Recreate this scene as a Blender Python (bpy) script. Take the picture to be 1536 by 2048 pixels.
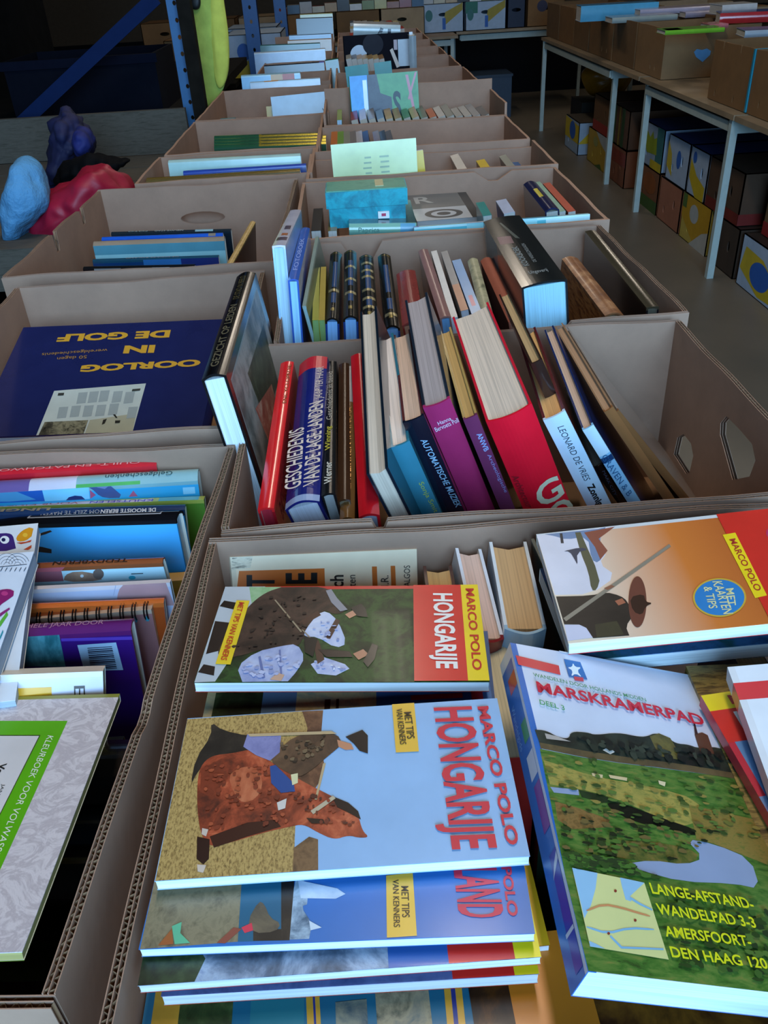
import bpy, math, random
from mathutils import Matrix, Vector, Euler
from mathutils.geometry import tessellate_polygon

scene = bpy.context.scene
for o in list(bpy.data.objects):
    bpy.data.objects.remove(o)
COL = scene.collection
random.seed(7)
RAD = math.radians

# ---------------------------------------------------------------- camera
FPX = 1680.0                       # focal length in pixels of the 1536 x 2048 frame
PITCH, YAW, ROLL = RAD(33.55), RAD(0.4), RAD(-3.53)
EYE = Vector((0, 0, 1.40))
_f = Vector((math.sin(YAW) * math.cos(PITCH), math.cos(YAW) * math.cos(PITCH), -math.sin(PITCH)))
_r0 = Vector((math.cos(YAW), -math.sin(YAW), 0))
_u0 = _r0.cross(_f)
CR = _r0 * math.cos(ROLL) + _u0 * math.sin(ROLL)
CU = _u0 * math.cos(ROLL) - _r0 * math.sin(ROLL)
CF = _f
cam = bpy.data.cameras.new('camera')
cam.sensor_fit = 'VERTICAL'; cam.sensor_height = 24; cam.lens = FPX / 2048 * 24
cam.clip_start = 0.02; cam.clip_end = 100
camo = bpy.data.objects.new('camera', cam); COL.objects.link(camo)
camo.matrix_world = Matrix(((CR.x, CU.x, -CF.x, EYE.x), (CR.y, CU.y, -CF.y, EYE.y), (CR.z, CU.z, -CF.z, EYE.z), (0, 0, 0, 1)))
scene.camera = camo

# ---------------------------------------------------------------- world, daylight, exposure
scene.view_settings.view_transform = 'Standard'
scene.view_settings.look = 'None'
scene.view_settings.gamma = 1.0
scene.view_settings.use_curve_mapping = False
scene.view_settings.exposure = 0.22
world = bpy.data.worlds.new('sky'); scene.world = world; world.use_nodes = True
bg = world.node_tree.nodes['Background']
bg.inputs[0].default_value = (0.33, 0.62, 1.0, 1); bg.inputs[1].default_value = 0.3

def area(name, loc, rot, sx, sy, power, color):
    l = bpy.data.lights.new(name, 'AREA'); l.shape = 'RECTANGLE'; l.size = sx; l.size_y = sy
    l.energy = power; l.color = color
    o = bpy.data.objects.new(name, l); COL.objects.link(o); o.location = loc; o.rotation_euler = rot
    return o
# daylight of the wide open loading door behind the photographer
area('door_daylight', (0.35, -2.4, 2.0), (RAD(84), 0, 0), 2.4, 2.4, 225, (0.36, 0.65, 1.0))

# ---------------------------------------------------------------- pixel -> place helpers
def ray(px, py):
    return CR * ((px - 768) / FPX) - CU * ((py - 1024) / FPX) + CF
def U(px, py, z):
    d = ray(px, py); return EYE + d * ((z - EYE.z) / d.z)
def UY(px, py, y):
    d = ray(px, py); return EYE + d * ((y - EYE.y) / d.y)
def UX(px, py, x):
    d = ray(px, py); return EYE + d * ((x - EYE.x) / d.x)

# ---------------------------------------------------------------- materials
MATS = {}
def rgb(h):
    if isinstance(h, str):
        v = [int(h[i:i + 2], 16) / 255 for i in (0, 2, 4)]
        return tuple(((c + 0.055) / 1.055) ** 2.4 if c > 0.04045 else c / 12.92 for c in v)
    return h
def base_mat(key):
    m = bpy.data.materials.new(key); m.use_nodes = True
    nt = m.node_tree
    return m, nt, nt.nodes['Principled BSDF']
def mat(h, rough=0.45, coat=0.0, metal=0.0, vary=0.06, scale=30.0):
    """one plain colour with a little procedural unevenness"""
    key = 'm_%s_%g_%g_%g_%g_%g' % (h, rough, coat, metal, vary, scale)
    if key in MATS: return MATS[key]
    m, nt, p = base_mat(key)
    c = rgb(h)
    p.inputs['Roughness'].default_value = rough
    p.inputs['Metallic'].default_value = metal
    p.inputs['Coat Weight'].default_value = coat
    if rough >= 0.78: p.inputs['Specular IOR Level'].default_value = 0.12
    p.inputs['Coat Roughness'].default_value = 0.12
    if vary:
        tc = nt.nodes.new('ShaderNodeTexCoord'); n = nt.nodes.new('ShaderNodeTexNoise')
        n.inputs['Scale'].default_value = scale; n.inputs['Detail'].default_value = 4
        r = nt.nodes.new('ShaderNodeValToRGB')
        r.color_ramp.elements[0].position = 0.3; r.color_ramp.elements[1].position = 0.7
        r.color_ramp.elements[0].color = tuple(max(0, x * (1 - vary)) for x in c) + (1,)
        r.color_ramp.elements[1].color = tuple(min(1, x * (1 + vary) + vary * 0.01) for x in c) + (1,)
        nt.links.new(tc.outputs['Object'], n.inputs['Vector']); nt.links.new(n.outputs['Fac'], r.inputs['Fac'])
        nt.links.new(r.outputs['Color'], p.inputs['Base Color'])
    else:
        p.inputs['Base Color'].default_value = c + (1,)
    MATS[key] = m
    return m
def gloss(h): return mat(h, 0.22, 0.35)
def cover(h): return mat(h, 0.32, 0.15)
def ink(h): return mat(h, 0.4, 0, 0, 0)
def gilt(h='d9b25a'): return mat(h, 0.25, 0, 0.85, 0)
def photo(cols, scale=60.0, stretch=(1, 1, 1), rough=0.3, detail=6, distort=0.4):
    """printed photographic texture: noise through several colours"""
    key = 'ph_%s_%g_%s_%g' % ('-'.join(cols), scale, stretch, distort)
    if key in MATS: return MATS[key]
    m, nt, p = base_mat('photo_%d' % len(MATS))
    tc = nt.nodes.new('ShaderNodeTexCoord'); mp = nt.nodes.new('ShaderNodeMapping')
    mp.inputs['Scale'].default_value = stretch
    n = nt.nodes.new('ShaderNodeTexNoise'); n.inputs['Scale'].default_value = scale
    n.inputs['Detail'].default_value = detail; n.inputs['Roughness'].default_value = 0.65; n.inputs['Distortion'].default_value = distort
    r = nt.nodes.new('ShaderNodeValToRGB'); el = r.color_ramp.elements
    k = len(cols)
    while len(el) < k: el.new(0.5)
    for i, h in enumerate(cols):
        el[i].position = 0.3 + 0.4 * i / max(1, k - 1); el[i].color = rgb(h) + (1,)
    nt.links.new(tc.outputs['Object'], mp.inputs['Vector']); nt.links.new(mp.outputs['Vector'], n.inputs['Vector'])
    nt.links.new(n.outputs['Fac'], r.inputs['Fac']); nt.links.new(r.outputs['Color'], p.inputs['Base Color'])
    p.inputs['Roughness'].default_value = rough + 0.08; p.inputs['Coat Weight'].default_value = 0.04
    MATS[key] = m
    return m
def fade(h0, h1, axis, a, b, rough=0.3, h2=None):
    """printed colour fade along one local axis of the book (metres a..b)"""
    key = 'fa_%s_%s_%s_%d_%g_%g' % (h0, h1, h2, axis, a, b)
    if key in MATS: return MATS[key]
    m, nt, p = base_mat('fade_%d' % len(MATS))
    tc = nt.nodes.new('ShaderNodeTexCoord'); sp = nt.nodes.new('ShaderNodeSeparateXYZ'); mr = nt.nodes.new('ShaderNodeMapRange')
    mr.inputs['From Min'].default_value = a; mr.inputs['From Max'].default_value = b
    r = nt.nodes.new('ShaderNodeValToRGB'); el = r.color_ramp.elements
    el[0].color = rgb(h0) + (1,); el[1].color = rgb(h1) + (1,)
    if h2:
        e = el.new(0.5); e.color = rgb(h2) + (1,)
    nt.links.new(tc.outputs['Object'], sp.inputs[0]); nt.links.new(sp.outputs[axis], mr.inputs[0])
    nt.links.new(mr.outputs[0], r.inputs['Fac']); nt.links.new(r.outputs['Color'], p.inputs['Base Color'])
    p.inputs['Roughness'].default_value = rough; p.inputs['Coat Weight'].default_value = 0.15
    MATS[key] = m
    return m
def pages(h='e8dcc4', gap=0.25):
    """edge of a block of paper: fine lines along the book's thickness"""
    key = 'pg_%s_%g' % (h, gap)
    if key in MATS: return MATS[key]
    m, nt, p = base_mat(key)
    tc = nt.nodes.new('ShaderNodeTexCoord'); mp = nt.nodes.new('ShaderNodeMapping')
    mp.inputs['Scale'].default_value = (6, 6, 900)
    n = nt.nodes.new('ShaderNodeTexNoise'); n.inputs['Scale'].default_value = 1.0; n.inputs['Detail'].default_value = 5
    r = nt.nodes.new('ShaderNodeValToRGB'); el = r.color_ramp.elements
    c = rgb(h)
    el[0].position = 0.32; el[1].position = 0.6
    el[0].color = tuple(x * (1 - gap) for x in c) + (1,); el[1].color = c + (1,)
    nt.links.new(tc.outputs['Object'], mp.inputs['Vector']); nt.links.new(mp.outputs['Vector'], n.inputs['Vector'])
    nt.links.new(n.outputs['Fac'], r.inputs['Fac']); nt.links.new(r.outputs['Color'], p.inputs['Base Color'])
    p.inputs['Roughness'].default_value = 0.8
    MATS[key] = m
    return m
def kraft(h='8a6f55', key2=''):
    key = 'kr_%s%s' % (h, key2)
    if key in MATS: return MATS[key]
    m, nt, p = base_mat('kraft_' + h)
    c = rgb(h)
    tc = nt.nodes.new('ShaderNodeTexCoord')
    n = nt.nodes.new('ShaderNodeTexNoise'); n.inputs['Scale'].default_value = 7; n.inputs['Detail'].default_value = 8; n.inputs['Roughness'].default_value = 0.7
    r = nt.nodes.new('ShaderNodeValToRGB'); el = r.color_ramp.elements
    el[0].position = 0.3; el[1].position = 0.72
    el[0].color = tuple(x * 0.82 for x in c) + (1,); el[1].color = tuple(min(1, x * 1.12) for x in c) + (1,)
    nt.links.new(tc.outputs['Object'], n.inputs['Vector']); nt.links.new(n.outputs['Fac'], r.inputs['Fac'])
    nt.links.new(r.outputs['Color'], p.inputs['Base Color'])
    b = nt.nodes.new('ShaderNodeBump'); b.inputs['Strength'].default_value = 0.12; b.inputs['Distance'].default_value = 0.002
    n2 = nt.nodes.new('ShaderNodeTexNoise'); n2.inputs['Scale'].default_value = 90; n2.inputs['Detail'].default_value = 3
    nt.links.new(tc.outputs['Object'], n2.inputs['Vector']); nt.links.new(n2.outputs['Fac'], b.inputs['Height']); nt.links.new(b.outputs['Normal'], p.inputs['Normal'])
    p.inputs['Roughness'].default_value = 0.75
    MATS[key] = m
    return m

# ---------------------------------------------------------------- object helpers
def mesh_obj(name, verts, faces, mats, parent=None, mi=None, smooth=False):
    me = bpy.data.meshes.new(name)
    me.from_pydata([tuple(v) for v in verts], [], faces)
    if not isinstance(mats, (list, tuple)): mats = [mats]
    for m in mats: me.materials.append(m)
    if mi: me.polygons.foreach_set('material_index', mi)
    if smooth: me.polygons.foreach_set('use_smooth', [True] * len(me.polygons))
    me.update()
    o = bpy.data.objects.new(name, me); COL.objects.link(o)
    if parent: o.parent = parent
    return o
def empty(name, loc=(0, 0, 0), rot=(0, 0, 0)):
    o = bpy.data.objects.new(name, None); COL.objects.link(o)
    o.location = loc; o.rotation_euler = rot; o.empty_display_size = 0.05
    return o
def tag(o, label, cat, group=None):
    o['label'] = label; o['category'] = cat
    if group: o['group'] = group
    return o
def struct(o, label=None):
    o['kind'] = 'structure'
    if label: o['label'] = label
    return o
BOXF = [(0, 3, 2, 1), (4, 5, 6, 7), (0, 1, 5, 4), (1, 2, 6, 5), (2, 3, 7, 6), (3, 0, 4, 7)]
def bxv(x0, x1, y0, y1, z0, z1):
    return [(x0, y0, z0), (x1, y0, z0), (x1, y1, z0), (x0, y1, z0), (x0, y0, z1), (x1, y0, z1), (x1, y1, z1), (x0, y1, z1)]
def box(name, x0, x1, y0, y1, z0, z1, m, parent=None):
    return mesh_obj(name, bxv(x0, x1, y0, y1, z0, z1), BOXF, m, parent)
def boxes(name, lst, m, parent=None, mi=None):
    V = []; Fc = []
    for b in lst:
        k = len(V); V += bxv(*b); Fc += [tuple(i + k for i in f) for f in BOXF]
    return mesh_obj(name, V, Fc, m, parent, mi)
def beam(name, a, b, w, h, m, parent=None, up=(0, 0, 1)):
    """rectangular bar from a to b"""
    a = Vector(a); b = Vector(b); d = (b - a).normalized(); s = d.cross(Vector(up)).normalized(); t = s.cross(d)
    V = []
    for p in (a, b):
        V += [p - s * w / 2 - t * h / 2, p + s * w / 2 - t * h / 2, p + s * w / 2 + t * h / 2, p - s * w / 2 + t * h / 2]
    return mesh_obj(name, V, BOXF, m, parent)
def prism(loops, to3, t0, t1):
    """plate with holes: loops in 2D (first = outline), to3(s, z, t) -> point"""
    tri = tessellate_polygon([[Vector((p[0], p[1], 0)) for p in lp] for lp in loops])
    flat = [p for lp in loops for p in lp]; n = len(flat)
    V = [to3(p[0], p[1], t0) for p in flat] + [to3(p[0], p[1], t1) for p in flat]
    Fc = [tuple(t) for t in tri] + [tuple(i + n for i in reversed(t)) for t in tri]
    k = 0
    for lp in loops:
        L = len(lp)
        for i in range(L):
            j = (i + 1) % L
            Fc.append((k + i, k + j, k + j + n, k + i + n))
        k += L
    return V, Fc
def rect(u0, v0, u1, v1): return [(u0, v0), (u1, v0), (u1, v1), (u0, v1)]
def ell(cx, cy, rx, ry, n=24, a=0.0):
    return [(cx + rx * math.cos(t) * math.cos(a) - ry * math.sin(t) * math.sin(a), cy + rx * math.cos(t) * math.sin(a) + ry * math.sin(t) * math.cos(a))
            for t in [2 * math.pi * i / n for i in range(n)]]
_glyphs = {}
def glyph_mesh(text, bold):
    key = (text, bold)
    if key not in _glyphs:
        cu = bpy.data.curves.new('lettering', 'FONT'); cu.body = text; cu.size = 1; cu.offset = bold; cu.resolution_u = 3
        ob = bpy.data.objects.new('lettering', cu); COL.objects.link(ob)
        me = bpy.data.meshes.new_from_object(ob)
        V = [tuple(v.co) for v in me.vertices]; Fc = [tuple(p.vertices) for p in me.polygons]
        bpy.data.objects.remove(ob); bpy.data.meshes.remove(me); bpy.data.curves.remove(cu)
        x0 = min(v[0] for v in V); x1 = max(v[0] for v in V); y0 = min(v[1] for v in V); y1 = max(v[1] for v in V)
        _glyphs[key] = ([((v[0] - x0) / (x1 - x0), (v[1] - y0) / (y1 - y0)) for v in V], Fc)
    return _glyphs[key]

# ---------------------------------------------------------------- books
# local frame of a book: x from spine to fore edge, y from foot to head, z from back cover to front cover
ORI = {'US': ((0, 1, 0), (0, 0, 1), (1, 0, 0)), 'SU': ((0, 0, -1), (0, 1, 0), (1, 0, 0)), 'FU': ((0, 0, 1), (0, 1, 0), (-1, 0, 0)),
       'SX': ((0, 0, -1), (1, 0, 0), (0, -1, 0)), 'FL': ((0, -1, 0), (1, 0, 0), (0, 0, 1)), 'FN': ((1, 0, 0), (0, 1, 0), (0, 0, 1)),
       'FR': ((-1, 0, 0), (0, -1, 0), (0, 0, 1)), 'STD': ((1, 0, 0), (0, 0, 1), (0, -1, 0)), 'SC': ((0, 1, 0), (-1, 0, 0), (0, 0, 1)), 'FX': ((0, 0, 1), (-1, 0, 0), (0, -1, 0))}
def pl(ori, W, H, T, frac, P, rot=(0, 0, 0)):
    """pose of a book whose corner frac (0..1 of W, H, T) lies at P"""
    R = Euler([RAD(a) for a in rot]).to_matrix() @ Matrix(ORI[ori]).transposed()
    p = Vector(P) - R @ Vector((frac[0] * W, frac[1] * H, frac[2] * T))
    return (W, H, T, tuple(p), tuple(math.degrees(a) for a in R.to_euler()))
class Book: pass
def book(name, label, pose, front, spine=None, back=None, page='e8dcc4', hard=True, group=None, cat='book', inner=None, bulge=None, gapz=0.25):
    W, H, T, loc, eul = pose
    b = Book(); b.W, b.H, b.T = W, H, T
    e = empty(name, loc, [RAD(a) for a in eul]); tag(e, label, cat, group)
    b.e = e; b.M = Matrix.Translation(Vector(loc)) @ Euler([RAD(a) for a in eul]).to_matrix().to_4x4(); b.Mi = b.M.inverted()
    spine = spine or front; back = back or front
    M = lambda h: h if isinstance(h, bpy.types.Material) else (gloss(h) if hard else cover(h))
    c = min(0.0026, T * 0.16) if hard else 0.0005
    ins = 0.003 if hard else 0.0004
    bl = (min(0.006, T * 0.2) if hard else 0.0) if bulge is None else bulge
    b.bl = bl
    n = 12 if bl else 1
    # profile in (x, z): front board, spine, back board
    outer = [(W, T), (0.6 * W, T), (min(0.004, W * 0.1), T)]; inn = [(W, T - c), (0.6 * W, T - c), (min(0.004, W * 0.1), T - c)]
    for i in range(n + 1):
        z = T * (1 - i / n); x = -bl * math.sin(math.pi * i / n)
        outer.append((x, z)); inn.append((x + c, min(max(z, c), T - c)))
    outer += [(min(0.004, W * 0.1), 0), (0.6 * W, 0), (W, 0)]; inn += [(min(0.004, W * 0.1), c), (0.6 * W, c), (W, c)]
    N = len(outer); V = []
    for y in (0, H):
        V += [(p[0], y, p[1]) for p in outer] + [(p[0], y, p[1]) for p in inn]
    Fc = []; mi = []
    for i in range(N - 1):
        k = 2 if i < 2 else (0 if i >= N - 3 else 1)
        Fc.append((i, i + 1, 2 * N + i + 1, 2 * N + i)); mi.append(k)
        Fc.append((N + i, 3 * N + i, 3 * N + i + 1, N + i + 1)); mi.append(3)
        Fc.append((i, N + i, N + i + 1, i + 1)); mi.append(k)
        Fc.append((2 * N + i, 2 * N + i + 1, 3 * N + i + 1, 3 * N + i)); mi.append(k)
    for i in (0, N - 1):
        Fc.append((i, 2 * N + i, 3 * N + i, N + i)); mi.append(2 if i == 0 else 0)
    b.cover = mesh_obj('cover', V, Fc, [M(back), M(spine), M(front), M(inner or 'd8d2c4')], e, mi)
    if page:
        # page block with a slightly hollow fore edge
        x1 = W - ins; hol = min(0.004, T * 0.12) if hard else 0
        V = []
        for y in (ins, H - ins):
            for x, z in ((c, c), (x1, c), (x1 - hol, T / 2), (x1, T - c), (c, T - c)): V.append((x, y, z))
        b.pages = mesh_obj('page_block', V, [(0, 1, 2, 3, 4), (9, 8, 7, 6, 5), (0, 5, 6, 1), (1, 6, 7, 2), (2, 7, 8, 3), (3, 8, 9, 4), (4, 9, 5, 0)], pages(page, gapz), e)
    b.layer = {}
    return b
def bulge_at(b, u):
    t = min(1, max(0, u)) * 12; i = min(11, int(t)); f = t - i
    return b.bl * (math.sin(math.pi * i / 12) * (1 - f) + math.sin(math.pi * (i + 1) / 12) * f)
def bpt(b, face, u, v, e=0.0):
    """point on a face of the book, u and v 0..1"""
    W, H, T = b.W, b.H, b.T
    if face == 'front': return Vector((u * W, v * H, T + e))
    if face == 'back': return Vector(((1 - u) * W, v * H, -e))
    if face == 'spine':
        return Vector((-bulge_at(b, u) - e, v * H, u * T))
    if face == 'foot': return Vector((u * W, -e, v * T))
    if face == 'fore': return Vector((W + e, v * H, u * T))
def p2f(b, face, px, py):
    """(u, v) on a face of the book seen at a pixel of the photograph"""
    o = b.Mi @ EYE; d = b.Mi.to_3x3() @ ray(px, py)
    W, H, T = b.W, b.H, b.T
    if face in ('front', 'back'):
        q = o + d * (((T if face == 'front' else 0) - o.z) / d.z)
        return (q.x / W if face == 'front' else 1 - q.x / W, q.y / H)
    if face == 'spine':
        q = o + d * (-o.x / d.x); return (q.z / T, q.y / H)
    if face == 'foot':
        q = o + d * (-o.y / d.y); return (q.x / W, q.z / T)
def chaikin(p):
    """round the corners of a printed shape, except where it runs off the edge of the cover"""
    n = len(p); r = []
    for i in range(n):
        a, b_, c = p[i - 1], p[i], p[(i + 1) % n]
        if not (0.03 < b_[0] < 0.97 and 0.03 < b_[1] < 0.97): r.append(b_); continue
        r += [(b_[0] * 0.75 + a[0] * 0.25, b_[1] * 0.75 + a[1] * 0.25), (b_[0] * 0.75 + c[0] * 0.25, b_[1] * 0.75 + c[1] * 0.25)]
    return r
def art(b, face, items, px=False, name='cover_print', smooth=True, step=0.00003, clip=True):
    """flat print: polygons of plain or photographic colour, later ones on top"""
    V = []; Fc = []; mi = []; ms = []
    k0 = b.layer.get(face, 1)
    for m, poly in items:
        pts = [p2f(b, face, *p) for p in poly] if px else poly
        if len(pts) >= 7 and smooth: pts = chaikin(chaikin(pts) if len(pts) > 14 else pts)
        if face == 'spine' and px:
            us_ = [p[0] for p in pts]; vs_ = [p[1] for p in pts]; pts = rect(min(us_), min(vs_), max(us_), max(vs_))
        if clip: pts = [(min(1, max(0, p[0])), min(1, max(0, p[1]))) for p in pts]
        if face == 'spine' and len(pts) == 4 and b.bl:
            ua, ub = pts[0][0], pts[1][0]
            us = [0.0] + [(k_ / 12 - ua) / (ub - ua) for k_ in range(13) if ua + 1e-6 < k_ / 12 < ub - 1e-6] + [1.0]
            q = [(pts[0][0] + (pts[1][0] - pts[0][0]) * s, pts[0][1] + (pts[1][1] - pts[0][1]) * s) for s in us]
            r = [(pts[3][0] + (pts[2][0] - pts[3][0]) * s, pts[3][1] + (pts[2][1] - pts[3][1]) * s) for s in us]
            pts = None; strips = [(q[i], q[i + 1], r[i + 1], r[i]) for i in range(len(us) - 1)]
        else:
            strips = None
        if isinstance(m, str): m = cover(m)
        if m not in ms: ms.append(m)
        j = ms.index(m)
        if strips:
            for s in strips:
                k = len(V); V += [bpt(b, face, p[0], p[1], k0 * step) for p in s]; Fc.append((k, k + 1, k + 2, k + 3)); mi.append(j)
        else:
            k = len(V); V += [bpt(b, face, p[0], p[1], k0 * step) for p in pts]
            tri = tessellate_polygon([[Vector((p[0] * b.W, p[1] * b.H, 0)) for p in pts]])
            for t in tri: Fc.append(tuple(k + i for i in t)); mi.append(j)
        k0 += 1
    b.layer[face] = k0
    return mesh_obj(name, V, Fc, ms, b.e, mi)
def tufts(b, face, n, quad, cols, size, seed=1, px=True, tall=1.0):
    """many small printed dabs (grass, leaves, coat) scattered inside a quad of the cover"""
    rnd = random.Random(seed); q = [p2f(b, face, *p) for p in quad] if px else quad
    V = []; Fc = []; mi = []; ms = [ink(c) for c in cols]; k0 = b.layer.get(face, 1); e = k0 * 0.00003
    for i in range(n):
        s, t = rnd.random(), rnd.random()
        u = (q[0][0] * (1 - s) + q[1][0] * s) * (1 - t) + (q[3][0] * (1 - s) + q[2][0] * s) * t
        v = (q[0][1] * (1 - s) + q[1][1] * s) * (1 - t) + (q[3][1] * (1 - s) + q[2][1] * s) * t
        w = size * (0.5 + rnd.random()) / b.W; h = size * tall * (0.5 + rnd.random()) / b.H; k = len(V)
        for a in range(6):
            uu = u + w * math.cos(a * 1.047 + 0.3) * (0.7 + 0.5 * rnd.random()); vv = v + h * math.sin(a * 1.047 + 0.3) * (0.7 + 0.5 * rnd.random())
            V.append(bpt(b, face, min(1, max(0, uu)), min(1, max(0, vv)), e + 0.000001 * i))
        Fc.append(tuple(range(k, k + 6))); mi.append(rnd.randrange(len(ms)))
    b.layer[face] = k0 + 2 + n // 40
    o = mesh_obj('photo_grain', V, Fc, ms, b.e, mi); o['kind'] = 'stuff'
    return o
def letter(b, face, text, p0, p1, p2, m, px=False, bold=0.02, name='title_lettering', e=None, us_=None):
    """lettering from p0 to p1 along the base line, p2 = top of the first letter"""
    if px: p0, p1, p2 = (p2f(b, face, *p) for p in (p0, p1, p2))
    if us_: p0, p1, p2 = (us_[0], p0[1]), (us_[0], p1[1]), (us_[1], p0[1])
    G, Fc = glyph_mesh(text, bold)
    k0 = b.layer.get(face, 1)
    if e is None: e = k0 * 0.00003 + 0.00005
    V = []; off = 0
    if face == 'spine' and b.bl:
        us = [p0[0], p1[0], p2[0], p1[0] + p2[0] - p0[0]]; lo, hi = min(us), max(us); mid = min(max(0.5, lo), hi); off = b.bl * math.sin(math.pi * min(1, max(0, mid)))
    for s, t in G:
        u = p0[0] + s * (p1[0] - p0[0]) + t * (p2[0] - p0[0]); v = p0[1] + s * (p1[1] - p0[1]) + t * (p2[1] - p0[1])
        V.append(bpt(b, face, u, v, e) if not off else Vector((-off - e, v * b.H, u * b.T)))
    b.layer[face] = k0 + 1
    if isinstance(m, str): m = ink(m)
    return mesh_obj(name, V, Fc, m, b.e)
def spine_up(b, text, v0, v1, u0, u1, m, **k):
    """spine lettering reading from foot to head"""
    return letter(b, 'spine', text, (u1, v0), (u1, v1), (u0, v0), m, **k)
def spine_down(b, text, v0, v1, u0, u1, m, **k):
    """spine lettering reading from head to foot"""
    return letter(b, 'spine', text, (u0, v0), (u0, v1), (u1, v0), m, **k)

# ---------------------------------------------------------------- cardboard boxes
KR = kraft('a07a58'); KR_IN = kraft('a2806a')
def carton(name, label, x0, x1, y0, y1, z0=0.768, z1=1.0, rot=0.0, near=False, notch=None, holes=None, m=None, mo=None, group='open book boxes', cat='box', seed=0, tops=None, bottom=True, skip=()):
    """open cardboard box; notch[side] = [(s0, s1, depth, slope)], holes[side] = [loop of (s, z)]; s runs along the wall from its left / near end"""
    notch = notch or {}; holes = holes or {}; tops = tops or {}
    rnd = random.Random(seed + int(1000 * abs(x0 + 7 * y0)))
    cx, cy = (x0 + x1) / 2, (y0 + y1) / 2
    root = empty(name, (cx, cy, z0), (0, 0, RAD(rot))); tag(root, label, cat, group)
    m = m or KR_IN; mo = mo or m
    hx, hy = (x1 - x0) / 2, (y1 - y0) / 2; t = 0.0065
    H0 = z1 - z0
    for side in ('front', 'back', 'left', 'right'):
        if side in skip: continue
        H = tops.get(side, z1) - z0
        L = 2 * hx if side in ('front', 'back') else 2 * hy - 2 * t
        if side == 'front': to3 = lambda s, z, q: (-hx + s, -hy + q, z)
        elif side == 'back': to3 = lambda s, z, q: (-hx + s, hy - q, z)
        elif side == 'left': to3 = lambda s, z, q: (-hx + q, -hy + t + s, z)
        else: to3 = lambda s, z, q: (hx - q, -hy + t + s, z)
        nz = notch.get(side, [])
        ph = rnd.random() * 6; am = 0.0012 if near else 0.0008
        def ztop(s):
            z = H + am * math.sin(s * 17 + ph) + am * 0.6 * math.sin(s * 43 + 2 * ph)
            for a, c2, d, sl in nz:
                if a < s < c2: z -= d * min(1, (s - a) / max(sl, 1e-4), (c2 - s) / max(sl, 1e-4))
            return z
        ss = sorted(set([0, L] + [L * i / 24 for i in range(25)] + [q for a, c2, d, sl in nz for q in (a + 1e-4, a + sl, c2 - sl, c2 - 1e-4) if 0 <= q <= L]))
        outl = [(0, 0), (L, 0)] + [(s, ztop(s)) for s in reversed(ss)]
        hl = [[(p[0], p[1] - z0) for p in h] for h in holes.get(side, [])]
        if near:
            V = []; Fc = []; mi = []
            for a, c2 in ((0, 0.0006), (0.0033, 0.0038), (t - 0.0006, t)):
                v, f = prism([outl] + hl, to3, a, c2)
                k = len(V); V += v; Fc += [tuple(i + k for i in g) for g in f]; mi += [0] * len(f)
            panel = mesh_obj('side_panel', V, Fc, [m], root, mi)
            V = []; Fc = []
            for a, c2, per in ((0.0006, 0.0033, 0.0062), (0.0038, t - 0.0006, 0.0075)):
                n = int(L / per * 4); k0 = len(V)
                for i in range(n + 1):
                    s = L * i / n; q = (a + c2) / 2 + (c2 - a) / 2 * math.sin(2 * math.pi * i / 4 + math.pi / 4) * 1.35
                    q = min(c2, max(a, q)); zt = ztop(s) - 0.0006 - 0.0006 * rnd.random()
                    V += [to3(s, zt, q), to3(s, zt - 0.016, q)]
                for i in range(n):
                    z_ = V[k0 + 2 * i][2]
                    Fc.append((k0 + 2 * i, k0 + 2 * i + 2, k0 + 2 * i + 3, k0 + 2 * i + 1))
            mesh_obj('corrugated_core', V, Fc, KR, panel)
        else:
            V, Fc = prism([outl] + hl, to3, 0, t)
            mesh_obj('side_panel', V, Fc, [m], root)
    if bottom:
        box('bottom_panel', -hx + t, hx - t, -hy + t, hy - t, 0, 0.004, KR, root)
    return root
def soft(name, outline, thick, m, parent=None, rings=6, bump=0.0, seed=1, wrinkle=0.0, wscale=0.06):
    """stuffed cloth shape: world outline points (roughly in a plane) inflated to both sides of that plane"""
    pts = [Vector(p) for p in outline]; c = sum(pts, Vector()) / len(pts); n = len(pts)
    nrm = Vector()
    for i in range(n): nrm += (pts[i] - c).cross(pts[(i + 1) % n] - c)
    nrm.normalize()
    rnd = random.Random(seed); V = []; Fc = []
    def ringpts(f, h):
        return [c + (p - c) * f + nrm * (h + bump * (rnd.random() - 0.5) * f) for p in pts]
    prof = [(math.cos(a), math.sin(a)) for a in [math.pi / 2 * (i / rings) for i in range(-rings, rings + 1)]]
    for f, h in prof: V += ringpts(max(f, 0.02) ** 0.8, h * thick / 2)
    for r in range(len(prof) - 1):
        for i in range(n):
            j = (i + 1) % n
            Fc.append((r * n + i, r * n + j, (r + 1) * n + j, (r + 1) * n + i))
    Fc.append(tuple(range(n - 1, -1, -1))); Fc.append(tuple((len(prof) - 1) * n + i for i in range(n)))
    o = mesh_obj(name, V, Fc, m, parent, smooth=True)
    s = o.modifiers.new('soften', 'SUBSURF'); s.levels = 2; s.render_levels = 2
    if wrinkle:
        tx = bpy.data.textures.new('folds', 'CLOUDS'); tx.noise_scale = wscale; tx.noise_depth = 2
        d = o.modifiers.new('folds', 'DISPLACE'); d.texture = tx; d.strength = wrinkle; d.mid_level = 0.5; d.texture_coords = 'LOCAL'
    return o
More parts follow.
